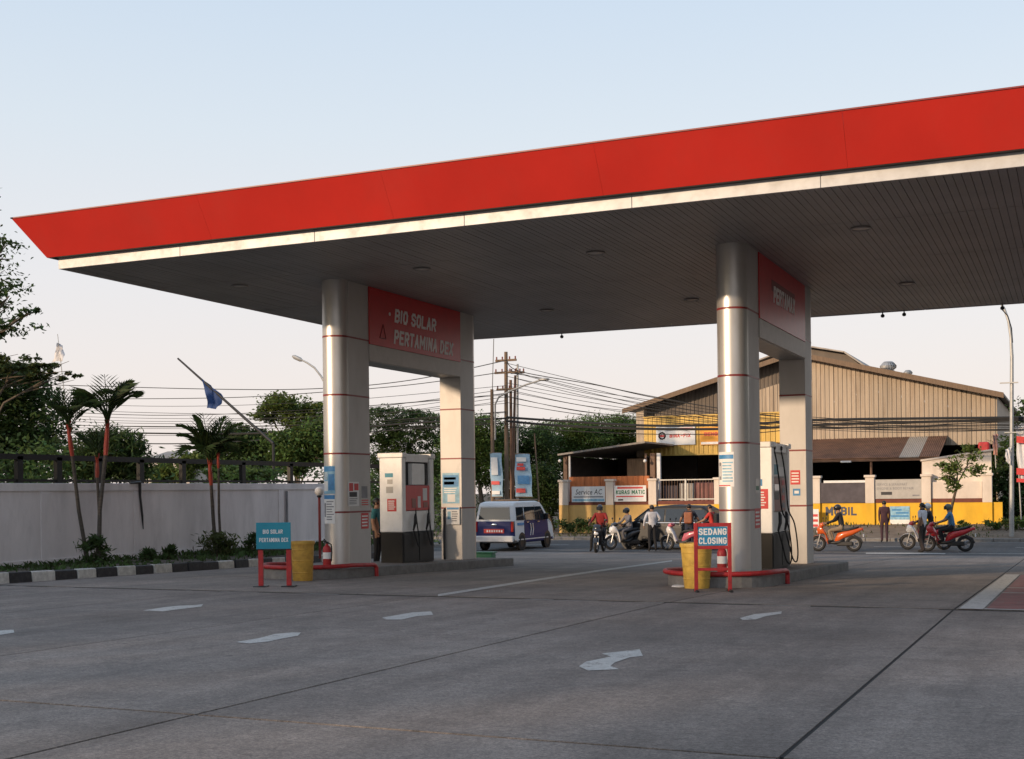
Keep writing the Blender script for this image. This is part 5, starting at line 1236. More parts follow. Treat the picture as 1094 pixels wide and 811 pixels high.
# centre
tree("umbrella_tree", "broad layered dark green tree between the left piers", base_at(418, 84), [blob(420, 444, 84, 40, 9), blob(450, 452, 84, 36, 10), blob(400, 462, 84, 36, 12), blob(440, 470, 84, 44, 10), blob(415, 490, 84, 40, 14), blob(455, 500, 84, 34, 18)], 17000, .19, 0, 13, .2, up=1.2)
tree("lower_tree", "dark undergrowth tree behind the left pump", base_at(430, 90), [blob(420, 520, 90, 36, 22), blob(460, 515, 90, 34, 28), blob(485, 490, 90, 24, 36)], 12000, .2, 0, 14, .16)
cen = [("green tree with rounded crown left of the utility poles", 515, 72, [blob(512, 462, 72, 26, 18), blob(498, 480, 72, 26, 22), blob(522, 495, 72, 22, 28)], 1),
       ("dark green tree right behind the blue banners", 556, 74, [blob(560, 470, 74, 34, 16), blob(545, 490, 74, 28, 24), blob(575, 490, 74, 26, 24), blob(560, 518, 74, 34, 18)], 0),
       ("green tree with broad crown left of the workshop", 608, 78, [blob(600, 462, 78, 36, 14), blob(622, 472, 78, 30, 18), blob(590, 480, 78, 26, 20), blob(606, 498, 78, 34, 20)], 1),
       ("green tree whose crown touches the workshop's left eave", 655, 80, [blob(648, 456, 80, 36, 13), blob(672, 462, 80, 22, 16), blob(635, 470, 80, 30, 16), blob(660, 482, 80, 34, 18)], 1),
       ("dark low tree beside the side shelter", 590, 68, [blob(588, 530, 68, 12, 22), blob(575, 515, 68, 14, 20)], 0)]
for i, (lb, px, d, bl, mi) in enumerate(cen):
    tree("background_tree", lb, base_at(px, d), bl, 15000 if i < 4 else 5000, .15, mi, 20+i, .17, group="trees behind the utility poles", up=.8)
# right
tree("young_tree", "young street tree with leaning crown in front of the yellow wall", (lambda p: (p.x, 57.0, vz(p.x, 57.0)))(on_y(1013, 565, 57.0)),
     [blob(1034, 485, 52, 9, 8), blob(1040, 497, 52, 8, 9), blob(1024, 500, 52, 9, 9), blob(1012, 508, 52, 8, 8), blob(1018, 520, 52, 7, 6), blob(1008, 498, 52, 5, 5)], 640, .18, 2, 30, .075, clump=.5, fork=.75)
tree("dark_tree", "dark leafy tree behind the street lamp at right", base_at(1082, 60), [blob(1080, 500, 60, 16, 40), blob(1092, 530, 60, 22, 40), blob(1075, 545, 60, 12, 22), blob(1100, 450, 60, 14, 30)], 6000, .2, 0, 31, .12)
def shrub(name, label, p, blobs, n, leaf, mi, seed, group=None, up=.3, aspect=.3):
    g = np.random.default_rng(seed); t = thing(name, label, "shrub", tuple(p), group=group)
    Q = leaves(crown_points(blobs, n, g, .4), leaf, g, up, aspect); link("foliage", quad_mesh("foliage", Q - np.array(tuple(p)), LM[mi]), t)
    mb = MB()
    for b in blobs: mb.tube([p, tuple((np.array(p)+np.array(b[:3]))/2 + g.normal(size=3)*.05), b[:3]], [.03, .02, .008], 5)
    obj("stems", mb, BARK, t)
for i, (px, py, r, lb) in enumerate(((1062, 563, 9, "small leafy shrub on the verge right of the young tree"), (1078, 566, 8, "low shrub at the foot of the street lamp"), (1090, 562, 12, "bushy shrub on the verge at the photo's right edge"), (1028, 556, 7, "reddish little shrub on the verge behind the red scooter"), (988, 566, 6, "low tuft on the verge behind the white scooter"))):
    p = on_y(px, py+6, 57.5); p.z = vz(p.x, 57.5)
    shrub("verge_shrub", lb, p, [(p.x, p.y, p.z+.15+.015*r, r*.032, .3, r*.025), (p.x+.2, p.y, p.z+.12, r*.02, .2, r*.02)], 300, .2, 2 if i % 2 else 1, 40+i, "shrubs on the verge")
for i, (px, lb) in enumerate(((612, "dark tangle of plants at the yellow wall's left end"), (634, "dark plants at the yellow wall behind the red-jacketed rider"))):
    p = on_y(px, 570, 58.6); p.z = vz(p.x, 58.6)
    shrub("wall_plants", lb, p, [(p.x, p.y, p.z+.45, .8, .4, .35), (p.x+.7, p.y, p.z+.35, .5, .3, .3)], 900, .2, 0, 50+i, "plants along the yellow wall")

# palms in the planting bed
PALM = leaf_mat("palm_leaf", (.035, .062, .016), .3, .4)
SHAFT = M("red_crownshaft", (.36, .045, .022), .5, var=.25, scale=6, stretch=(2,2,.6))
PTR = M("palm_stem", (.085, .07, .055), .85, var=.3, scale=4, stretch=(1,1,6), bump=.3)
def frond_mesh(L, droop, seed, half=False):
    g = np.random.default_rng(seed); n = 13; pts = []
    for i in range(n+1):
        s = i/n; a = 1.42 - droop*s**1.1; pts.append((s, a))
    # integrate in (outward, up)
    P = [np.zeros(2)]
    for i in range(n): P.append(P[-1] + L/n*np.array([math.cos(pts[i][1]), math.sin(pts[i][1])]))
    mb = MB(); mb.tube([(p[0], 0, p[1]) for p in P], [.016*(1-.8*i/n)+.003 for i in range(n+1)], 5)
    for i in range(4, n+1):
        s = i/n; ll = L*.50*math.sin(math.pi*min(1, .18+.85*s))**.7*g.uniform(.85, 1.1); t = np.array([math.cos(pts[i][1]), math.sin(pts[i][1])])
        for sd in (-1, 1):
            o = np.array([P[i][0], 0, P[i][1]]); T = np.array([t[0], 0, t[1]]); N = np.array([-t[1], 0, t[0]]); S = np.array([0, sd, 0])
            d = .66*S + .72*T + .12*N; d /= np.linalg.norm(d); w = np.cross(d, S); w = w/np.linalg.norm(w)*.028*L/1.1
            tip = o + d*ll - np.array([0, 0, .10*ll]); m1 = o + d*ll*.5
            mb.add([o, m1 + w, tip, m1 - w], [(0, 1, 2, 3)])
    return mb
def palm(label, base, topz, dx, shaft, nf, L, seed, r=.045, spread=1.0):
    g = np.random.default_rng(seed); base = Vector(base); t = thing("palm", label, "palm", tuple(base), group="red-shafted palms by the boundary wall")
    top = Vector((base.x + dx[0], base.y + dx[1], topz)); s0 = top - (top-base).normalized()*shaft
    mid = base.lerp(s0, .5) + Vector((g.normal()*.03, g.normal()*.03, 0))
    mb = MB(); mb.tube([base - Vector((0,0,.1)), base.lerp(mid, .5), mid, s0], [r*1.3, r, r*.95, r*.85], 8); obj("trunk", mb, PTR, t, smooth=True)
    mb = MB(); mb.tube([s0, s0.lerp(top, .3), top, top + Vector((0, 0, .12))], [r*.9, r*1.15, r*.8, r*.3], 8); obj("crownshaft", mb, SHAFT, t, smooth=True)
    for k in range(nf):
        a = 2*math.pi*(k*.382) + g.uniform(-.3, .3); fr = frond_mesh(L*g.uniform(.8, 1.1), g.uniform(.25, 2.5)*spread, seed*31+k)
        ca, sa = math.cos(a), math.sin(a); b = top - (top-s0)*.12*(k % 3)
        fr.v = [(b.x + p[0]*ca - p[1]*sa, b.y + p[0]*sa + p[1]*ca, b.z + p[2]) for p in fr.v]
        obj("frond", fr, [PALM], t)
        mb = MB(); mb.tube([b, b + Vector((ca*.06, sa*.06, .17))], [.022, .012], 5); obj("petiole", mb, SHAFT, t)
XB = -20.6
def bedpt(px, X): p = on_x(px, 560, X); return Vector((X, p.y, .03))
def ztop(px, py, X): return on_x(px, py, X)
b = bedpt(94, XB); tp = ztop(73, 458, XB); palm("leaning red-shafted palm, leftmost of the trio by the wall", b, tp.z, (0, tp.y-b.y), .62, 11, 1.0, 61, spread=.75)
b = bedpt(105, XB+.3); tp = ztop(115, 452, XB+.3); palm("tallest red-shafted palm with wide fronds, in the trio by the wall", b, tp.z, (0, tp.y-b.y), .75, 14, 1.4, 62, .05)
b = bedpt(103, XB-.3); tp = ztop(104, 492, XB-.3); palm("shortest dark palm in the middle of the trio by the wall", b, tp.z, (0, tp.y-b.y), .4, 7, .95, 63, .04)
b = bedpt(231, XB); tp = ztop(224, 496, XB); palm("red-shafted palm with dense dark crown below the blue flag", b, tp.z, (0, tp.y-b.y), .55, 18, 1.35, 64, .05, spread=1.1)
b = bedpt(236, XB+.2); tp = ztop(233, 486, XB+.2); palm("slim straight palm just right of the one below the blue flag", b, tp.z, (0, tp.y-b.y), .35, 9, 1.05, 65, .035, spread=.9)
for i, (px, r, lb) in enumerate(((100, .42, "leafy clump at the foot of the palm trio"), (157, .22, "small dark plant alone against the white wall"), (232, .45, "bromeliad-like clump at the foot of the palm pair"), (240, .30, "dark low plant right of the palm pair"), (180, .2, "tiny weed tuft between the palm groups"), (268, .3, "low dark plant by the kerb left of the teal notice"))):
    p = bedpt(px, XB+.25)
    shrub("bed_plant", lb, p, [(p.x, p.y, p.z+r*.7, r*.8, r*.8, r*.7), (p.x, p.y+.1, p.z+r*1.2, r*.4, r*.4, r*.5)], int(500*r/.4), .19, 0 if i != 2 else 3, 70+i, "plants in the planting bed", aspect=.25)
# weeds and grass in the bed, beyond counting
g = np.random.default_rng(5); n = 7000
yy = g.uniform(12, 36, n); u = g.uniform(0, 1, n)**1.3; xx = -21.8 + u*(np.array([kx(y) for y in yy]) - .2 + 21.8)
keep = (np.sin(yy*2.3)+np.sin(yy*.9+1)+g.normal(0, .6, n)) > -.6; xx, yy = xx[keep], yy[keep]; n = len(xx)
zz = np.array([max(.02, gz(0, y)+.12) if x > -19.3 else .02 for x, y in zip(xx, yy)]) - .02; h = g.uniform(.04, .18, n); a = g.uniform(0, 6.28, n); w = .02
C = np.stack([xx, yy, zz], 1); D = np.stack([np.cos(a), np.sin(a), np.zeros(n)], 1); Up = np.stack([g.normal(0, .3, n), g.normal(0, .3, n), np.ones(n)], 1)*h[:, None]
Q = np.stack([C-D*w, C+D*w, C+D*w*.6+Up*.7, C+Up+np.stack([g.normal(0,.05,n), g.normal(0,.05,n), np.zeros(n)],1)], 1)
tag(link("weeds", quad_mesh("weeds", Q, LM[0])), "patchy weeds and grass along the planting bed", "grass", kind="stuff")
n = 2600; g = np.random.default_rng(6); xx = g.uniform(-24, 8, n); yy = g.uniform(55, 59.8, n); keep = np.sin(xx*1.1)+np.sin(yy*2+xx*.4)+g.normal(0,.7,n) > .1; xx, yy = xx[keep], yy[keep]; n = len(xx)
zz = np.array([vz(x, y) for x, y in zip(xx, yy)]); h = g.uniform(.05, .16, n); a = g.uniform(0, 6.28, n)
C = np.stack([xx, yy, zz-.02], 1); D = np.stack([np.cos(a), np.sin(a), np.zeros(n)], 1)*.035; Up = np.stack([g.normal(0, .3, n), g.normal(0, .3, n), np.ones(n)], 1)*h[:, None]
tag(link("verge_grass", quad_mesh("verge_grass", np.stack([C-D, C+D, C+D*.6+Up*.7, C+Up], 1), LM[3])), "patchy grass on the verge across the street", "grass", kind="stuff")

# dark rail fence and far roof beyond the wall
XF = -23.6
fz1 = on_x(220, 493, XF).z
fn = thing("rail_fence", "black rail fence with thick posts beyond the boundary wall", "fence", (XF, 28, 0))
mb = MB(); mb.box((XF-.06, 12, fz1-.08), (XF+.06, 45, fz1+.06)); obj("top_rail", mb, MT['black'], fn)
mb = MB(); mb.box((XF-.04, 12, fz1-.62), (XF+.04, 45, fz1-.56)); obj("lower_rail", mb, MT['black'], fn)
for px in (20, 62, 105, 150, 195, 259, 310):
    y = on_x(px, 505, XF).y; mb = MB(); mb.box((XF-.06, y-.09, -.3), (XF+.06, y+.09, fz1)); obj("post", mb, MT['black'], fn)
a, b = at_depth(150, 492, 70), at_depth(205, 492, 70); tp = at_depth(176, 480, 70)
hs = thing("far_house", "grey pitched house roof far beyond the wall", "house", (tp.x, tp.y, gz(tp.x, tp.y)))
u = (b-a); v = Vector((-u.y, u.x, 0)).normalized()*6
mb = MB(); mb.add([a, b, b+v, a+v, tp-Vector((.8,.0,0))+v*.5, tp+u*.15+v*.5], [(0,1,5,4),(2,3,4,5),(1,2,5),(3,0,4)]); obj("roof", mb, MT['roof'], hs)
mb = MB(); q = [a.lerp(b, .05), a.lerp(b, .95)]; mb.prism([(q[0].x, q[0].y, -.7), (q[1].x, q[1].y, -.7), (q[1].x, q[1].y, a.z), (q[0].x, q[0].y, a.z)], v); obj("walls", mb, MT['cream'], hs)
# ================================================================== VEHICLES
MT.update(
    car_white=M("car_white", (.66, .66, .66), .3, var=.04, coat=.5, dirt=.15, dirtcol=(.35,.3,.25)),
    car_navy=M("car_navy", (.018, .028, .13), .3, var=.08, coat=.5),
    car_black=M("car_black", (.012, .013, .015), .42, var=.1, spec=.35, dirt=.2, dirtcol=(.06,.055,.05)),
    tail_red=M("tail_lamp", (.35, .012, .012), .2, var=.1, coat=.5),
    lamp_clear=M("head_lamp", (.6, .6, .6), .12, var=.05, coat=.8),
    orange_paint=M("scooter_orange", (.58, .10, .012), .3, var=.06, coat=.5),
    scoot_red=M("scooter_red", (.50, .02, .025), .3, var=.06, coat=.5),
    scoot_white=M("scooter_white", (.68, .67, .66), .3, var=.05, coat=.5),
    scoot_black=M("scooter_black", (.016, .016, .018), .3, var=.08, coat=.5),
    seat=M("seat_vinyl", (.02, .02, .021), .6, var=.15),
)
def livery():
    m = M("van_livery", (.66, .66, .66), .5, var=.04, spec=.25)
    nt = m.node_tree; L = nt.links.new; b = [n for n in nt.nodes if n.type == 'BSDF_PRINCIPLED'][0]
    src = b.inputs["Base Color"].links[0].from_socket
    tc = nd(nt, "ShaderNodeTexCoord"); sp = nd(nt, "ShaderNodeSeparateXYZ"); L(tc.outputs["Object"], sp.inputs[0])
    def cmp(sock, v, op):
        q = nd(nt, "ShaderNodeMath", operation=op); L(sock, q.inputs[0]); q.inputs[1].default_value = v; return q.outputs[0]
    def both(*s):
        o = s[0]
        for x in s[1:]: q = nd(nt, "ShaderNodeMath", operation='MULTIPLY'); L(o, q.inputs[0]); L(x, q.inputs[1]); o = q.outputs[0]
        return o
    def either(*s):
        o = s[0]
        for x in s[1:]: q = nd(nt, "ShaderNodeMath", operation='MAXIMUM'); L(o, q.inputs[0]); L(x, q.inputs[1]); o = q.outputs[0]
        return o
    y, z = sp.outputs[1], sp.outputs[2]
    side = both(cmp(y, -.95, 'GREATER_THAN'), cmp(y, 1.42, 'LESS_THAN'), cmp(z, 1.14, 'LESS_THAN'))
    rear = both(cmp(y, -1.88, 'LESS_THAN'), cmp(z, .56, 'GREATER_THAN'), cmp(z, 1.13, 'LESS_THAN'))
    pill = both(cmp(y, -1.93, 'GREATER_THAN'), cmp(y, -1.72, 'LESS_THAN'), cmp(z, 1.1, 'GREATER_THAN'))
    low = both(cmp(z, .42, 'LESS_THAN'), cmp(y, -1.0, 'GREATER_THAN'))
    mx = nd(nt, "ShaderNodeMix", data_type='RGBA'); L(either(side, rear, low), mx.inputs[0]); L(src, mx.inputs[6]); mx.inputs[7].default_value = (.012, .02, .105, 1)
    L(mx.outputs[2], b.inputs["Base Color"]); return m
def body_loft(prof, w, tumble, z_t, ztop):
    """side profile (y,z) swept across the width, narrowing above z_t"""
    def xw(z): return w*(1 - tumble*max(0, (z-z_t)/(ztop-z_t)))
    mb = MB(); n = len(prof); st = [-1, -.82, 0, .82, 1]; drop = [.035, 0, 0, 0, .035]
    cy = sum(p[0] for p in prof)/n; cz = sum(p[1] for p in prof)/n
    for s, d in zip(st, drop):
        mb.add([(s*xw(z), y - (y-cy)*d, z - (z-cz)*d) for y, z in prof], [])
    k = len(st)
    mb.f += [(j*n+i, j*n+(i+1) % n, (j+1)*n+(i+1) % n, (j+1)*n+i) for j in range(k-1) for i in range(n)]
    mb.f += [tuple(range(n-1, -1, -1)), tuple(range((k-1)*n, k*n))]; mb.m = [0]*len(mb.f)
    return mb, xw
def wheel(parent, x, y, r, w, s):
    mb = MB(); mb.lathe([(r*.62, -w/2), (r*.95, -w/2), (r, -w*.3), (r, w*.3), (r*.95, w/2), (r*.62, w/2)], (x, y, r), 24, axis='x', cap=False); wh = obj("wheel", mb, MT['rubber'], parent, smooth=True)
    mb = MB(); mb.lathe([(r*.63, s*w*.3), (r*.58, s*w*.42), (r*.5, s*w*.25), (r*.16, s*w*.3), (r*.12, s*w*.42), (.005, s*w*.42)], (x, y, r), 20, axis='x', cap=False)
    for k in range(5):
        a = 2*math.pi*k/5; c, d = math.cos(a), math.sin(a); q = []
        for rr, hw in ((r*.12, .03), (r*.6, .025)): q += [(x+s*w*.44, y+rr*c-hw*d, r+rr*d+hw*c), (x+s*w*.44, y+rr*c+hw*d, r+rr*d-hw*c)]
        mb.add([q[0], q[1], q[3], q[2]], [(0,1,2,3)])
    obj("rim", mb, MT['steel'], wh, smooth=True)
def window(parent, pts, xw, s, mt=None, lift=.004, name="window"):
    P = [Vector((s*(xw(z)+lift), y, z)) for y, z in pts]; mb = MB(); n = len(P)
    mb.add(P + [p - Vector((s*.02, 0, 0)) for p in P], [tuple(range(n)) if s > 0 else tuple(range(n-1, -1, -1))] + [(i, (i+1) % n, (i+1) % n+n, i+n) for i in range(n)]); return obj(name, mb, mt or MT['glass'], parent)
def van(loc, rz, label):
    t = thing("van", label, "van", loc, rz, absolute=False)
    prof = [(-1.92, .38), (-2.0, .5), (-2.01, .95), (-1.97, 1.2), (-1.88, 1.72), (-1.78, 1.84), (-1.5, 1.88), (.55, 1.88), (.85, 1.83), (1.05, 1.70), (1.58, 1.16), (1.80, 1.02), (1.98, .82), (2.02, .55), (1.98, .32), (1.5, .28), (-1.5, .28)]
    mb, xw = body_loft(prof, .82, .13, 1.05, 1.88)
    body = obj("body", mb, livery(), t, bevel=.035, seg=3)
    for s in (1, -1):
        for q in ([(-1.72, 1.16), (-.98, 1.16), (-.98, 1.66), (-1.66, 1.66)], [(-.90, 1.16), (.12, 1.16), (.12, 1.66), (-.90, 1.66)], [(.20, 1.14), (1.22, 1.14), (.98, 1.50), (.80, 1.66), (.20, 1.66)]): window(t, q, xw, s)
        for yy in (-.94, .16): window(t, [(yy-.008, .45), (yy+.008, .45), (yy+.008, 1.7), (yy-.008, 1.7)], xw, s, MT['dark'], .003, "door_seam")
        window(t, [(-.78, 1.05), (-.58, 1.05), (-.58, 1.085), (-.78, 1.085)], xw, s, MT['chrome'], .02, "door_handle"); window(t, [(.28, 1.05), (.46, 1.05), (.46, 1.085), (.28, 1.085)], xw, s, MT['chrome'], .02, "door_handle")
        window(t, [(-1.9, .40), (1.4, .40), (1.4, .44), (-1.9, .44)], xw, s, MT['car_white'], .006, "sill_trim")
        for k in range(2):                                                      # white swoosh marks on the sliding door
            y0 = -.42 + .22*k; window(t, [(y0, .55), (y0+.05, .55), (y0+.13, .78), (y0+.05, 1.02), (y0, 1.02), (y0+.07, .78)], xw, s, MT['car_white'], .005, "door_mark")
        window(t, [(-1.62, .96), (-1.05, .96), (-1.05, 1.06), (-1.62, 1.06)], xw, s, B_, .005, "side_lettering")
        for yy in (-1.22, 1.33):
            mb = MB(); mb.lathe([(.36, -.005), (.36, .006)], (s*.815, yy, .33), 22, axis='x'); obj("wheel_arch", mb, MT['dark'], t)
            wheel(t, s*.74, yy, .30, .18, s)
        mb = MB(); mb.box((min(s*.70, s*.79), -2.03, .72), (max(s*.70, s*.79), -1.93, 1.12)); obj("tail_light", mb, MT['tail_red'], t, bevel=.02)
        mb = MB(); mb.ball((s*.58, 1.88, .82), (.15, .1, .12), 12, 8); obj("headlight", mb, MT['lamp_clear'], t, smooth='all')
        mb = MB(); mb.box((min(s*.80, s*.97), 1.02, 1.14), (max(s*.80, s*.97), 1.12, 1.38)); obj("wing_mirror", mb, MT['car_black'], t, bevel=.03)
    mb = MB(); mb.slab([(-.66, -1.985, 1.20), (.66, -1.985, 1.20), (.60, -1.90, 1.66), (-.60, -1.90, 1.66)], .02); obj("rear_window", mb, MT['glass'], t)
    mb = MB(); mb.slab([(.60, 1.045, 1.70), (-.60, 1.045, 1.70), (-.68, 1.57, 1.19), (.68, 1.57, 1.19)], -.02); mb.v = [(x, y+.02, z+.02) for x, y, z in mb.v]; obj("windscreen", mb, MT['glass'], t)
    mb = MB(); mb.box((-.80, -2.07, .34), (.80, -1.95, .58)); obj("rear_bumper", mb, MT['car_white'], t, bevel=.04)
    mb = MB(); mb.box((-.80, 1.95, .30), (.80, 2.07, .56)); obj("front_bumper", mb, MT['car_white'], t, bevel=.04)
    mb = MB(); mb.box((-.42, -2.035, .68), (.42, -2.0, .84)); np_ = obj("number_plate", mb, MT['red_print'], t, bevel=.006)
    [obj("plate_character", MB().box((-.30+.1*k, -2.039, .72), (-.24+.1*k, -2.034, .80)), MT['letter_white'], np_) for k in range(7)]
    mb = MB(); mb.ball((0, -2.02, 1.0), (.13, .02, .045), 12, 8); obj("badge", mb, MT['chrome'], t, smooth='all')
    mb = MB(); mb.box((-.55, -.9, 1.89), (.55, 1.0, 1.95)); obj("roof_board", mb, MT['timber'], t, bevel=.01)
    return t
p = on_ground(548, 589); dv = Vector((-.82, 2.0, 0)); a_ = 0.0
van((p.x + dv.x + .05, p.y + dv.y, gz(p.x, p.y+2)), a_, "white and navy blue van with red number plate leaving the forecourt")
def suv(loc, rz, label):
    t = thing("parked_car", label, "car", loc, rz, absolute=False)
    prof = [(-2.02, .42), (-2.10, .62), (-2.08, .95), (-1.95, 1.10), (-1.80, 1.48), (-1.55, 1.62), (-.3, 1.68), (.35, 1.62), (.62, 1.52), (1.22, 1.06), (1.85, .92), (2.08, .72), (2.10, .45), (1.9, .28), (-1.8, .28)]
    mb, xw = body_loft(prof, .84, .27, .97, 1.68); obj("body", mb, MT['car_black'], t, bevel=.04, seg=3)
    for s in (1, -1):
        for q in ([(-1.80, 1.05), (-1.02, 1.05), (-1.02, 1.50), (-1.62, 1.48)], [(-.95, 1.05), (-.12, 1.05), (-.12, 1.53), (-.95, 1.52)], [(-.05, 1.05), (1.02, 1.05), (.50, 1.46), (.2, 1.52), (-.05, 1.53)]): window(t, q, xw, s)
        window(t, [(-1.7, 1.0), (1.0, 1.0), (1.0, 1.02), (-1.7, 1.02)], xw, s, MT['chrome'], .006, "waist_trim")
        for yy in (-.98, -.08, .98): window(t, [(yy-.006, .45), (yy+.006, .45), (yy+.006, 1.04), (yy-.006, 1.04)], xw, s, MT['dark'], .003, "door_seam")
        for yy in (-.85, .1): window(t, [(yy, .90), (yy+.16, .90), (yy+.16, .93), (yy, .93)], xw, s, MT['chrome'], .02, "door_handle")
        for yy in (-1.30, 1.32):
            mb = MB(); mb.lathe([(.38, -.005), (.38, .006)], (s*.835, yy, .34), 22, axis='x'); obj("wheel_arch", mb, MT['dark'], t)
            wheel(t, s*.76, yy, .32, .2, s)
        mb = MB(); mb.ball((s*.62, 1.98, .72), (.2, .12, .08), 12, 8); obj("headlight", mb, MT['lamp_clear'], t, smooth='all')
        mb = MB(); mb.box((min(s*.68, s*.8), -2.11, .85), (max(s*.68, s*.8), -2.0, 1.1)); obj("tail_light", mb, MT['tail_red'], t, bevel=.02)
        mb = MB(); mb.ball((s*.95, .82, 1.08), (.11, .07, .08), 10, 8); obj("wing_mirror", mb, MT['car_black'], t, smooth='all')
    mb = MB(); mb.slab([(.56, .655, 1.53), (-.56, .655, 1.53), (-.68, 1.2, 1.10), (.68, 1.2, 1.10)], -.02); mb.v = [(x, y+.015, z+.02) for x, y, z in mb.v]; obj("windscreen", mb, MT['glass'], t)
    mb = MB(); mb.slab([(-.62, -1.965, 1.12), (.62, -1.965, 1.12), (.56, -1.83, 1.46), (-.56, -1.83, 1.46)], .02); obj("rear_window", mb, MT['glass'], t)
    mb = MB(); mb.box((-.45, 2.06, .48), (.45, 2.12, .68)); obj("grille", mb, MT['dark'], t, bevel=.01)
    return t
p = on_y(716, 585, 47.0); suv((p.x, 47.0, gz(p.x, 47.0)), R(86), "black family car passing on the street behind the motorcyclists")

def scooter(loc, rz, label, paint, paint2=None, lean=0.0):
    t = thing("motor_scooter", label, "scooter", loc, rz, group="scooters and motorcycles", absolute=False); t.rotation_euler = (0, lean, rz)
    p2 = paint2 or paint; D, K = MT['dark'], MT['scoot_black']
    for yy, s in ((.62, 1), (-.62, 1)):
        mb = MB(); mb.torus((0, yy, .28), .225, .055, 'x', 24, 8); wh = obj("wheel", mb, MT['rubber'], t, smooth='all')
        mb = MB(); mb.torus((0, yy, .28), .175, .016, 'x', 20, 6); mb.lathe([(.05, -.04), (.05, .04)], (0, yy, .28), 10, axis='x')
        for k in range(5):
            a = 2*math.pi*k/5; mb.tube([(0, yy, .28), (0, yy+.175*math.cos(a), .28+.175*math.sin(a))], .013, 5)
        obj("rim", mb, MT['grey_print'], wh, smooth=True)
    mb = MB()
    for x in (-.06, .06): mb.tube([(x, .62, .28), (x, .54, .58), (x*.6, .47, .86)], [.022, .024, .028], 7)
    obj("fork", mb, MT['steel'], t, smooth=True)
    mb = MB(); A = np.linspace(R(20), R(165), 9); n = len(A)
    mb.add([(x, .62+.305*math.cos(a), .28+.305*math.sin(a)-(abs(x) > .05)*.02) for x in (-.07, 0, .07) for a in A], [(j*n+i, j*n+i+1, (j+1)*n+i+1, (j+1)*n+i) for j in range(2) for i in range(n-1)]); obj("front_fender", mb, p2, t, smooth='all')
    # apron / leg shield
    def loft(sections, mt, name):          # section: (y, z, half width, half height)
        mb = MB(); m = 12
        for (y, z, hw, hh, tilt) in sections:
            for k in range(m):
                a = 2*math.pi*k/m; cx = math.copysign(abs(math.cos(a))**.7, math.cos(a)); sx = math.copysign(abs(math.sin(a))**.7, math.sin(a))
                mb.v.append((hw*cx, y + hh*sx*math.sin(tilt), z + hh*sx*math.cos(tilt)))
        s_ = len(sections); mb.f = [(j*m+k, j*m+(k+1) % m, (j+1)*m+(k+1) % m, (j+1)*m+k) for j in range(s_-1) for k in range(m)] + [tuple(range(m-1, -1, -1)), tuple(range((s_-1)*m, s_*m))]; mb.m = [0]*len(mb.f)
        return obj(name, mb, mt, t, smooth='all')
    loft([(.64, .66, .05, .05, .4), (.58, .72, .13, .13, .5), (.48, .78, .17, .17, .5), (.40, .72, .17, .22, .4), (.34, .58, .16, .22, .2), (.27, .40, .13, .14, .0), (.20, .32, .10, .06, 0)], p2, "leg_shield")
    loft([(.60, .86, .05, .05, 0), (.53, .92, .13, .085, 0), (.42, .96, .15, .08, 0), (.34, .96, .08, .05, 0)], paint, "handlebar_cowl")
    mb = MB(); mb.ball((0, .635, .70), (.09, .04, .06), 12, 8); obj("headlight", mb, MT['lamp_clear'], t, smooth='all')
    mb = MB(); mb.tube([(-.34, .30, .97), (-.2, .36, .99), (0, .42, .97), (.2, .36, .99), (.34, .30, .97)], .014, 7); hb = obj("handlebar", mb, D, t, smooth=True)
    for s in (-1, 1):
        mb = MB(); mb.tube([(s*.24, .345, .985), (s*.35, .295, .97)], .022, 8); obj("grip", mb, MT['rubber'], hb, smooth=True)
        mb = MB(); mb.tube([(s*.2, .38, .99), (s*.27, .39, 1.14)], .008, 5); mb.ball((s*.30, .38, 1.18), (.065, .015, .045), 10, 6); obj("mirror", mb, D, hb, smooth='all')
    loft([(.26, .33, .12, .05, 0), (.05, .31, .14, .06, 0), (-.15, .34, .13, .09, 0), (-.3, .42, .12, .12, 0)], D, "floor_board")
    loft([(.02, .36, .10, .10, 0), (-.10, .50, .14, .16, .2), (-.30, .60, .155, .13, .1), (-.60, .68, .14, .10, 0), (-.85, .78, .10, .06, 0), (-.95, .82, .05, .03, 0)], paint, "side_fairing")
    loft([(.05, .68, .08, .04, 0), (-.10, .73, .13, .055, 0), (-.40, .76, .145, .055, 0), (-.68, .83, .12, .045, 0), (-.80, .87, .07, .03, 0)], MT['seat'], "seat")
    mb = MB(); mb.tube([(-.09, -.7, .86), (-.11, -.88, .92), (0, -.95, .93), (.11, -.88, .92), (.09, -.7, .86)], .013, 6); obj("grab_rail", mb, D, t, smooth=True)
    mb = MB(); mb.ball((0, -.93, .77), (.09, .03, .035), 10, 6); obj("tail_light", mb, MT['tail_red'], t, smooth='all')
    mb = MB(); mb.tube([(.13, -.18, .25), (.15, -.45, .27), (.15, -.82, .36)], [.02, .05, .055], 9); obj("exhaust", mb, MT['steel'], t, smooth=True)
    mb = MB(); mb.box((-.12, -.60, .2), (-.05, -.05, .36)); obj("engine_case", mb, D, t, bevel=.03)
    mb = MB(); mb.tube([(0, -.62, .55), (0, -.85, .45), (0, -.93, .3)], [.05, .04, .03], 6); obj("mudguard", mb, D, t, smooth=True)
    mb = MB(); mb.box((-.1, -.965, .52), (.1, -.95, .62)); obj("number_plate", mb, MT['paper'], t)
    return t

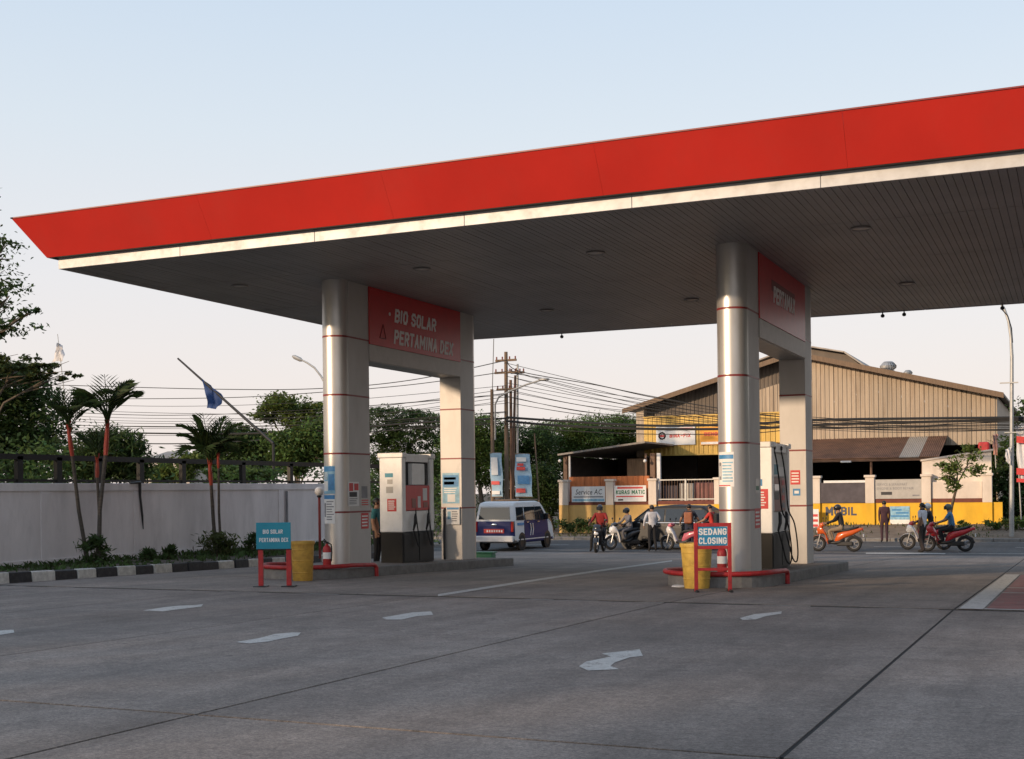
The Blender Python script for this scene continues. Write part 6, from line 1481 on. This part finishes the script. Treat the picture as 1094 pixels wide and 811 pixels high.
# ================================================================== PEOPLE
SKIN = M("skin", (.28, .155, .095), .6, var=.08); HAIR = M("hair", (.012, .010, .009), .55, var=.2)
CLOTH = {}
def cloth(name, col, rough=.85):
    if name not in CLOTH: CLOTH[name] = M("cloth_"+name, col, rough, var=.18, scale=7, bump=.25, bscale=25)
    return CLOTH[name]
STAND = dict(pelvis=(0,0,.93), spine=(0,0,1.12), chest=(0,.01,1.31), neck0=(0,0,1.45), neck=(0,.01,1.52), head=(0,.025,1.60), top=(0,.02,1.68),
             sh=(.175,0,1.41), el=(.205,-.03,1.14), wr=(.195,.06,.90), ha=(.18,.09,.82), hip=(.09,0,.90), kn=(.10,.02,.50), an=(.10,-.03,.09), toe=(.115,.15,.035))
RIDE = dict(pelvis=(0,-.22,.86), spine=(0,-.20,1.03), chest=(0,-.15,1.22), neck0=(0,-.12,1.36), neck=(0,-.10,1.43), head=(0,-.07,1.52), top=(0,-.07,1.60),
            sh=(.175,-.13,1.32), el=(.27,.02,1.10), wr=(.30,.26,1.01), ha=(.31,.33,.99), hip=(.10,-.20,.82), kn=(.19,.22,.74), an=(.16,.10,.40), toe=(.17,.27,.36))
RAD = dict(pelvis=(.155,.115), spine=(.145,.105), chest=(.165,.115), neck0=(.10,.085), neck=(.055,.058), head=(.078,.095), top=(.055,.065), sh=(.07,.07), el=(.05,.05), wr=(.034,.034), ha=(.032,.022), hip=(.092,.095), kn=(.062,.065), an=(.045,.05), toe=(.042,.03))
def person(label, loc, rz, pose, mats, h=1.68, over=None, shorts=False, headgear=None, bag=None, sleeves='short', fat=1.0):
    """mats: shirt, trousers, shoes"""
    P = dict(pose); P = {k: {1: v, -1: (-v[0], v[1], v[2])} if k in ('sh','el','wr','ha','hip','kn','an','toe') else v for k, v in P.items()}
    for k, v in (over or {}).items():
        if isinstance(k, tuple): P[k[0]][k[1]] = v
        else: P[k] = v
    names, co, rad, ed = [], [], [], []
    def vert(n, p, r): names.append(n); co.append(p); rad.append(r); return len(co)-1
    ids = {}
    chain = ['pelvis', 'spine', 'chest', 'neck0', 'neck', 'head', 'top']
    for n in chain: ids[n] = vert(n, P[n], tuple(x*(fat if n in ('pelvis','spine','chest') else 1) for x in RAD[n]))
    for a, b in zip(chain, chain[1:]): ed.append((ids[a], ids[b]))
    for s in (1, -1):
        prev = ids['chest']
        for n in ('sh', 'el', 'wr', 'ha'): i = vert(n, P[n][s], RAD[n]); ed.append((prev, i)); prev = i
        prev = ids['pelvis']
        for n in ('hip', 'kn', 'an', 'toe'): i = vert(n, P[n][s], RAD[n]); ed.append((prev, i)); prev = i
    me = bpy.data.meshes.new("skeleton"); me.from_pydata(co, ed, []); o = bpy.data.objects.new("skeleton", me); COL.objects.link(o)
    sk = o.modifiers.new("skin", 'SKIN'); sk.use_smooth_shade = True; o.modifiers.new("sub", 'SUBSURF').levels = 1; o.modifiers[-1].render_levels = 1
    if not me.skin_vertices:
        pass
    for i, sv in enumerate(me.skin_vertices[0].data): sv.radius = rad[i]; sv.use_root = (i == 0)
    dg = bpy.context.evaluated_depsgraph_get(); dg.update()
    ev = bpy.data.meshes.new_from_object(o.evaluated_get(dg)); bpy.data.objects.remove(o); bpy.data.meshes.remove(me)
    V = np.zeros(len(ev.vertices)*3); ev.vertices.foreach_get("co", V); V = V.reshape(-1, 3)
    fs = [tuple(p.vertices) for p in ev.polygons]; bpy.data.meshes.remove(ev)
    C = np.array(co); E = np.array(ed); mats_ = [SKIN, mats[0], mats[1], mats[2]]
    mb = MB(); mb.v = [tuple(v) for v in V]
    for f in fs:
        c = V[list(f)].mean(0); a, b = C[E[:, 0]], C[E[:, 1]]; d = b-a; tt = np.clip(np.sum((c-a)*d, 1)/np.sum(d*d, 1), 0, 1); ds = np.linalg.norm(a+d*tt[:, None]-c, axis=1)
        k = int(np.argmin(ds)); n = names[E[k, 1]]; u = tt[k]
        m = {'spine': 1 if u > .15 else 2, 'chest': 1, 'neck0': 1, 'neck': 0 if u > .3 else 1, 'head': 0, 'top': 0, 'sh': 1, 'el': 1 if (sleeves == 'long' or u < .7) else 0, 'wr': 1 if sleeves == 'long' else 0, 'ha': 0, 'hip': 2, 'kn': 2, 'an': 0 if shorts else 2, 'toe': 3}[n]
        mb.f.append(f); mb.m.append(m)
    # five fingers a hand, thumb off the side of the palm
    for s in (1, -1):
        w, hd = Vector(P['wr'][s]), Vector(P['ha'][s]); d = (hd-w).normalized(); sd = d.cross(Vector((s, 0, .2))).normalized(); inn = sd.cross(d).normalized()
        if inn.x*s > 0: inn = -inn
        for k, (o_, L) in enumerate(((-.027, .062), (-.009, .075), (.009, .070), (.026, .055))):
            q = hd + sd*o_; mb.tube([q, q + d*L*.5 + inn*.008, q + d*L*.85 + inn*.03], [.0095, .009, .006], 6, 0)
        q = w.lerp(hd, .45) - sd*.03; mb.tube([q, q - sd*.025 + d*.03, q - sd*.03 + d*.065 + inn*.015], [.011, .010, .007], 6, 0)
    # nose, ears, brow
    hd = Vector(P['head']); mb.add([hd + Vector(p) for p in ((-.014, .088, -.015), (.014, .088, -.015), (0, .115, -.018), (0, .09, .03))], [(0,2,3), (2,1,3), (0,1,2)], 0)
    for s in (1, -1): mb.ball(tuple(hd + Vector((s*.08, -.01, -.005))), (.012, .022, .032), 8, 6, 0)
    sc = h/1.68; mb.v = [(x*sc if h else x, y*sc, z*sc) for x, y, z in mb.v]
    t = thing("person", label, "person", loc, rz, group="people on the street and forecourt", absolute=False)
    bo = obj("body", mb, mats_, t, smooth='all'); bo.data.polygons.foreach_set("use_smooth", [True]*len(bo.data.polygons))
    hc = Vector(P['head'])*sc
    for s in (1, -1):
        m2 = MB(); m2.ball(tuple(hc + Vector((s*.032, .088, .012))*sc), .011, 8, 6); obj("eye", m2, MT['ink'], t)
    m2 = MB(); m2.box(tuple(hc + Vector((-.026, .082, -.054))*sc), tuple(hc + Vector((.026, .092, -.046))*sc)); obj("mouth", m2, cloth("lip", (.2, .07, .06)), t)
    if headgear:
        kind, mt = headgear; m2 = MB()
        m2.ball((0, 0, 0), (.110, .128, .115), 16, 10); m2.v = [(x, y, z) for x, y, z in m2.v]
        m2.f = [f for f in m2.f if not all(m2.v[i][1] > .03 and m2.v[i][2] < .04 for i in f)]; m2.m = [0]*len(m2.f)
        m2.v = [(hc.x+x, hc.y-.008+y, hc.z+.035+z) for x, y, z in m2.v]; hg = obj("helmet", m2, mt, t, smooth='all')
        m2 = MB(); A = np.linspace(R(25), R(155), 9); m2.add([(hc.x+.128*math.cos(a), hc.y+.14*math.sin(a), hc.z+z) for z in (-.05, .07) for a in A], [(i, i+1, 10+i, 9+i) for i in range(8)]); obj("visor", m2, MT['glass'], hg, smooth='all')
    else:
        m2 = MB(); m2.ball((0, 0, 0), (.088, .106, .092), 16, 10)
        m2.f = [f for f in m2.f if not all((m2.v[i][1] > .035 and m2.v[i][2] < .045) or m2.v[i][2] < -.06 for i in f)]; m2.m = [0]*len(m2.f)
        m2.v = [((x+hc.x), (y+hc.y-.01), (z+hc.z+.032)) for x, y, z in m2.v]; obj("hair", m2, HAIR, t, smooth='all')
    if bag:
        m2 = MB(); ch = Vector(P['chest']); m2.box((-.15*sc, (ch.y-.29)*sc, (ch.z-.30)*sc), (.15*sc, (ch.y-.13)*sc, (ch.z+.12)*sc)); bg_ = thing("backpack", bag[0], "bag", (0, 0, 0), absolute=False)
        obj("bag_body", m2, bag[1], bg_, bevel=.05, seg=3)
        for s in (1, -1): m3 = MB(); m3.tube([(s*.1, (ch.y-.14)*sc, (ch.z+.08)*sc), (s*.11, (ch.y-.02)*sc, (ch.z+.16)*sc), (s*.11, (ch.y+.12)*sc, (ch.z+.02)*sc), (s*.12, (ch.y-.10)*sc, (ch.z-.2)*sc)], .016, 6); obj("strap", m3, bag[1], bg_)
        bg_.location = loc; bg_.rotation_euler = (0, 0, rz)
    return t
TR_BLACK, TR_NAVY, TR_GREY, TR_KHAKI = cloth("black", (.012, .012, .014)), cloth("navy", (.02, .025, .05)), cloth("grey", (.10, .10, .11)), cloth("khaki", (.25, .19, .13))
SHOE = cloth("shoe", (.015, .013, .012))
def gp(px, py): p = on_ground(px, py); return p
def lookcam(p): return math.atan2(-p.x, p.y)      # heading angle (about z) that points local +Y away from the camera
# --- left group of riders by the exit
p = gp(641, 590); hd = lookcam(p)
scooter(tuple(p), hd + R(168), "black scooter with small white lamp facing the camera, ridden by person in red", MT['scoot_black'])
person("person in dark red jacket and helmet sitting on the black scooter facing us", tuple(p), hd + R(168), RIDE, (cloth("dark_red", (.22, .016, .014)), TR_BLACK, SHOE), 1.76, sleeves='long', headgear=("helmet", MT['scoot_black']),
       over={('an', 1): (.30, .02, .12), ('toe', 1): (.32, .16, .05), ('kn', 1): (.27, .12, .52)})
p = gp(668, 587); hd = lookcam(p)
scooter(tuple(p), hd + R(118), "dark scooter with white side stripe turned left, behind the black scooter", MT['scoot_black'], MT['scoot_white'])
person("person in grey top and dark helmet riding the white-striped scooter", tuple(p), hd + R(118), RIDE, (cloth("mid_grey", (.16, .15, .16)), TR_GREY, SHOE), 1.6, sleeves='long', headgear=("helmet", MT['scoot_black']))
p = gp(697, 589); hd = lookcam(p)
person("person in light grey shirt and black trousers standing with back to us", tuple(p), hd + R(12), STAND, (cloth("pale_grey", (.50, .50, .53)), TR_BLACK, SHOE), 1.66, sleeves='long',
       over={('el', 1): (.30, -.06, 1.20), ('wr', 1): (.20, .14, 1.06), ('ha', 1): (.15, .18, 1.04), ('el', -1): (-.29, -.08, 1.18), ('wr', -1): (-.30, .04, .95), ('ha', -1): (-.29, .07, .88), ('an', 1): (.13, -.05, .09), ('toe', 1): (.15, .13, .035)})
p = gp(730, 588.5); hd = lookcam(p)
scooter(tuple(p), hd + R(70), "pink and white sport scooter turned left in front of the black car", M("scooter_pink", (.50, .12, .16), .3, coat=.5), MT['scoot_white'])
q = p + Vector((.25, -.05, 0)); q.z = gz(q.x, q.y)
person("person in black top with brown backpack, back to us, by the pink scooter", tuple(q), hd + R(-10), STAND, (cloth("black_top", (.03, .028, .035)), TR_NAVY, SHOE), 1.68, fat=1.1, sleeves='short',
       over={('el', 1): (.32, .02, 1.16), ('wr', 1): (.38, .22, 1.02), ('ha', 1): (.40, .29, 1.0), ('el', -1): (-.30, .0, 1.16), ('wr', -1): (-.36, .2, 1.05), ('ha', -1): (-.38, .27, 1.03)}, bag=("brown leather backpack worn by the person beside the pink scooter", cloth("brown_leather", (.26, .085, .035), .5)))
p = gp(757, 588.5); hd = lookcam(p)
scooter(tuple(p), hd + R(60), "dark red scooter mostly hidden behind the closing notice", MT['scoot_red'])
person("person in bright red shirt riding behind the closing notice", tuple(p), hd + R(60), RIDE, (cloth("red_shirt", (.46, .035, .025)), TR_BLACK, SHOE), 1.72, over={'head': (0, -.05, 1.54), 'top': (0, -.05, 1.62)}, bag=("small black backpack on the rider in bright red", cloth("black_bag", (.02, .02, .022))))
# --- orange scooter on the street, heading left
p = on_y(893, 584, 45.6); p.z = gz(p.x, p.y)
scooter(tuple(p), R(90), "orange and black scooter heading left past the mobil wall", MT['orange_paint'])
person("person in black jacket and helmet riding the orange scooter", tuple(p), R(90), RIDE, (cloth("black_jacket", (.018, .017, .02)), TR_KHAKI, SHOE), 1.68, sleeves='long', headgear=("helmet", MT['scoot_black']))
p = on_y(945, 578.5, 53.6); p.z = gz(p.x, p.y)
person("person in dark maroon clothes standing on the far side of the street", tuple(p), R(15), STAND, (cloth("maroon", (.055, .022, .03)), cloth("maroon_trousers", (.045, .02, .028)), SHOE), 1.66, sleeves='long')
p = on_y(986, 588.5, 45.3); p.z = gz(p.x, p.y)
person("person in white shirt and dark trousers standing beside the white scooter", tuple(p), R(62), STAND, (cloth("white_shirt", (.62, .60, .62)), cloth("dark_brown", (.03, .022, .02)), SHOE), 1.66, sleeves='short',
       over={('kn', 1): (.11, .06, .5), ('an', 1): (.11, .10, .09), ('toe', 1): (.12, .27, .035), ('an', -1): (-.1, -.12, .09), ('toe', -1): (-.11, .05, .035), ('el', 1): (.22, .04, 1.15), ('wr', 1): (.20, .22, .98), ('ha', 1): (.18, .28, .95)})
p = on_y(989, 583, 47.4); p.z = gz(p.x, p.y)
scooter(tuple(p), R(88), "white and black scooter stopped on the street behind the white-shirted person", MT['scoot_red'], MT['scoot_white'])
person("person in black jacket and white helmet on the white scooter", tuple(p), R(88), RIDE, (TR_BLACK, cloth("red_trousers", (.25, .02, .03)), SHOE), 1.68, sleeves='long', headgear=("helmet", MT['scoot_white']))
p = on_y(1011, 584.5, 46.2); p.z = gz(p.x, p.y)
scooter(tuple(p), R(88), "red and white scooter rightmost on the street, ridden by person in blue", MT['scoot_red'])
person("person in blue shirt and grey helmet riding the rightmost red scooter", tuple(p), R(88), RIDE, (cloth("blue_shirt", (.06, .17, .30)), TR_BLACK, SHOE), 1.66, headgear=("helmet", cloth("grey_helmet", (.10, .12, .10), .4)))
# attendant behind the left pump
p = Vector((-14.55, 25.3, gz(0, 25.3)+.0)); p = Vector((on_y(403, 560, 26.0).x, 26.0, isl_z(26.0)))
p = Vector((-14.95, on_x(402.5, 560, -14.95).y, 0)); p.z = gz(p.x, p.y)
person("person in teal top half hidden between left front pier and pump", tuple(p), R(-80), STAND, (cloth("teal", (.02, .13, .15)), TR_BLACK, SHOE), 1.62)

# ================================================================== TREES OUT OF FRAME (back row read off the dappled shade; right row added to darken sides and reflections)
def far_tree(label, x, y, h, r, seed, mi, n=2600, leaf=.5):
    g = np.random.default_rng(seed); z = gz(x, y)
    bl = [(x+g.normal()*r*.45, y+g.normal()*r*.45, z+h*f, r*.62, r*.62, h*.15) for f in (.42, .5, .58, .66, .75, .84, .9)]
    tree("shade_tree", label, (x, y, z), bl, n, leaf, mi, seed, .25, group="shade trees out of frame", clump=.42)
s_ = (-.5, -.866); q_ = (.866, -.5)
for i in range(11):
    u = -36 + i*7.0; k = 25 + 3*math.sin(i*2.3); x, y = -34.0 + (s_[0]*(k-25)) + q_[0]*u, -12.6 + s_[1]*(k-25) + q_[1]*u
    far_tree("shade tree behind the photographer, number %d in its row from the left" % (i+1), x, y, (12.4 + .8*math.sin(i*1.7)) if i not in (5, 6) else (11.5, 11.0)[i-5], 4.4, 100+i, i % 2)
for i in range(9):  # unseen row, added to darken reflections and the piers' right sides
    far_tree("added unseen tree right of the frame, number %d in its row from the front" % (i+1), 19 + 2*math.sin(i*2.1), 4 + i*7.0, 8.5 + math.sin(i), 4.0, 130+i, i % 3, 2200)
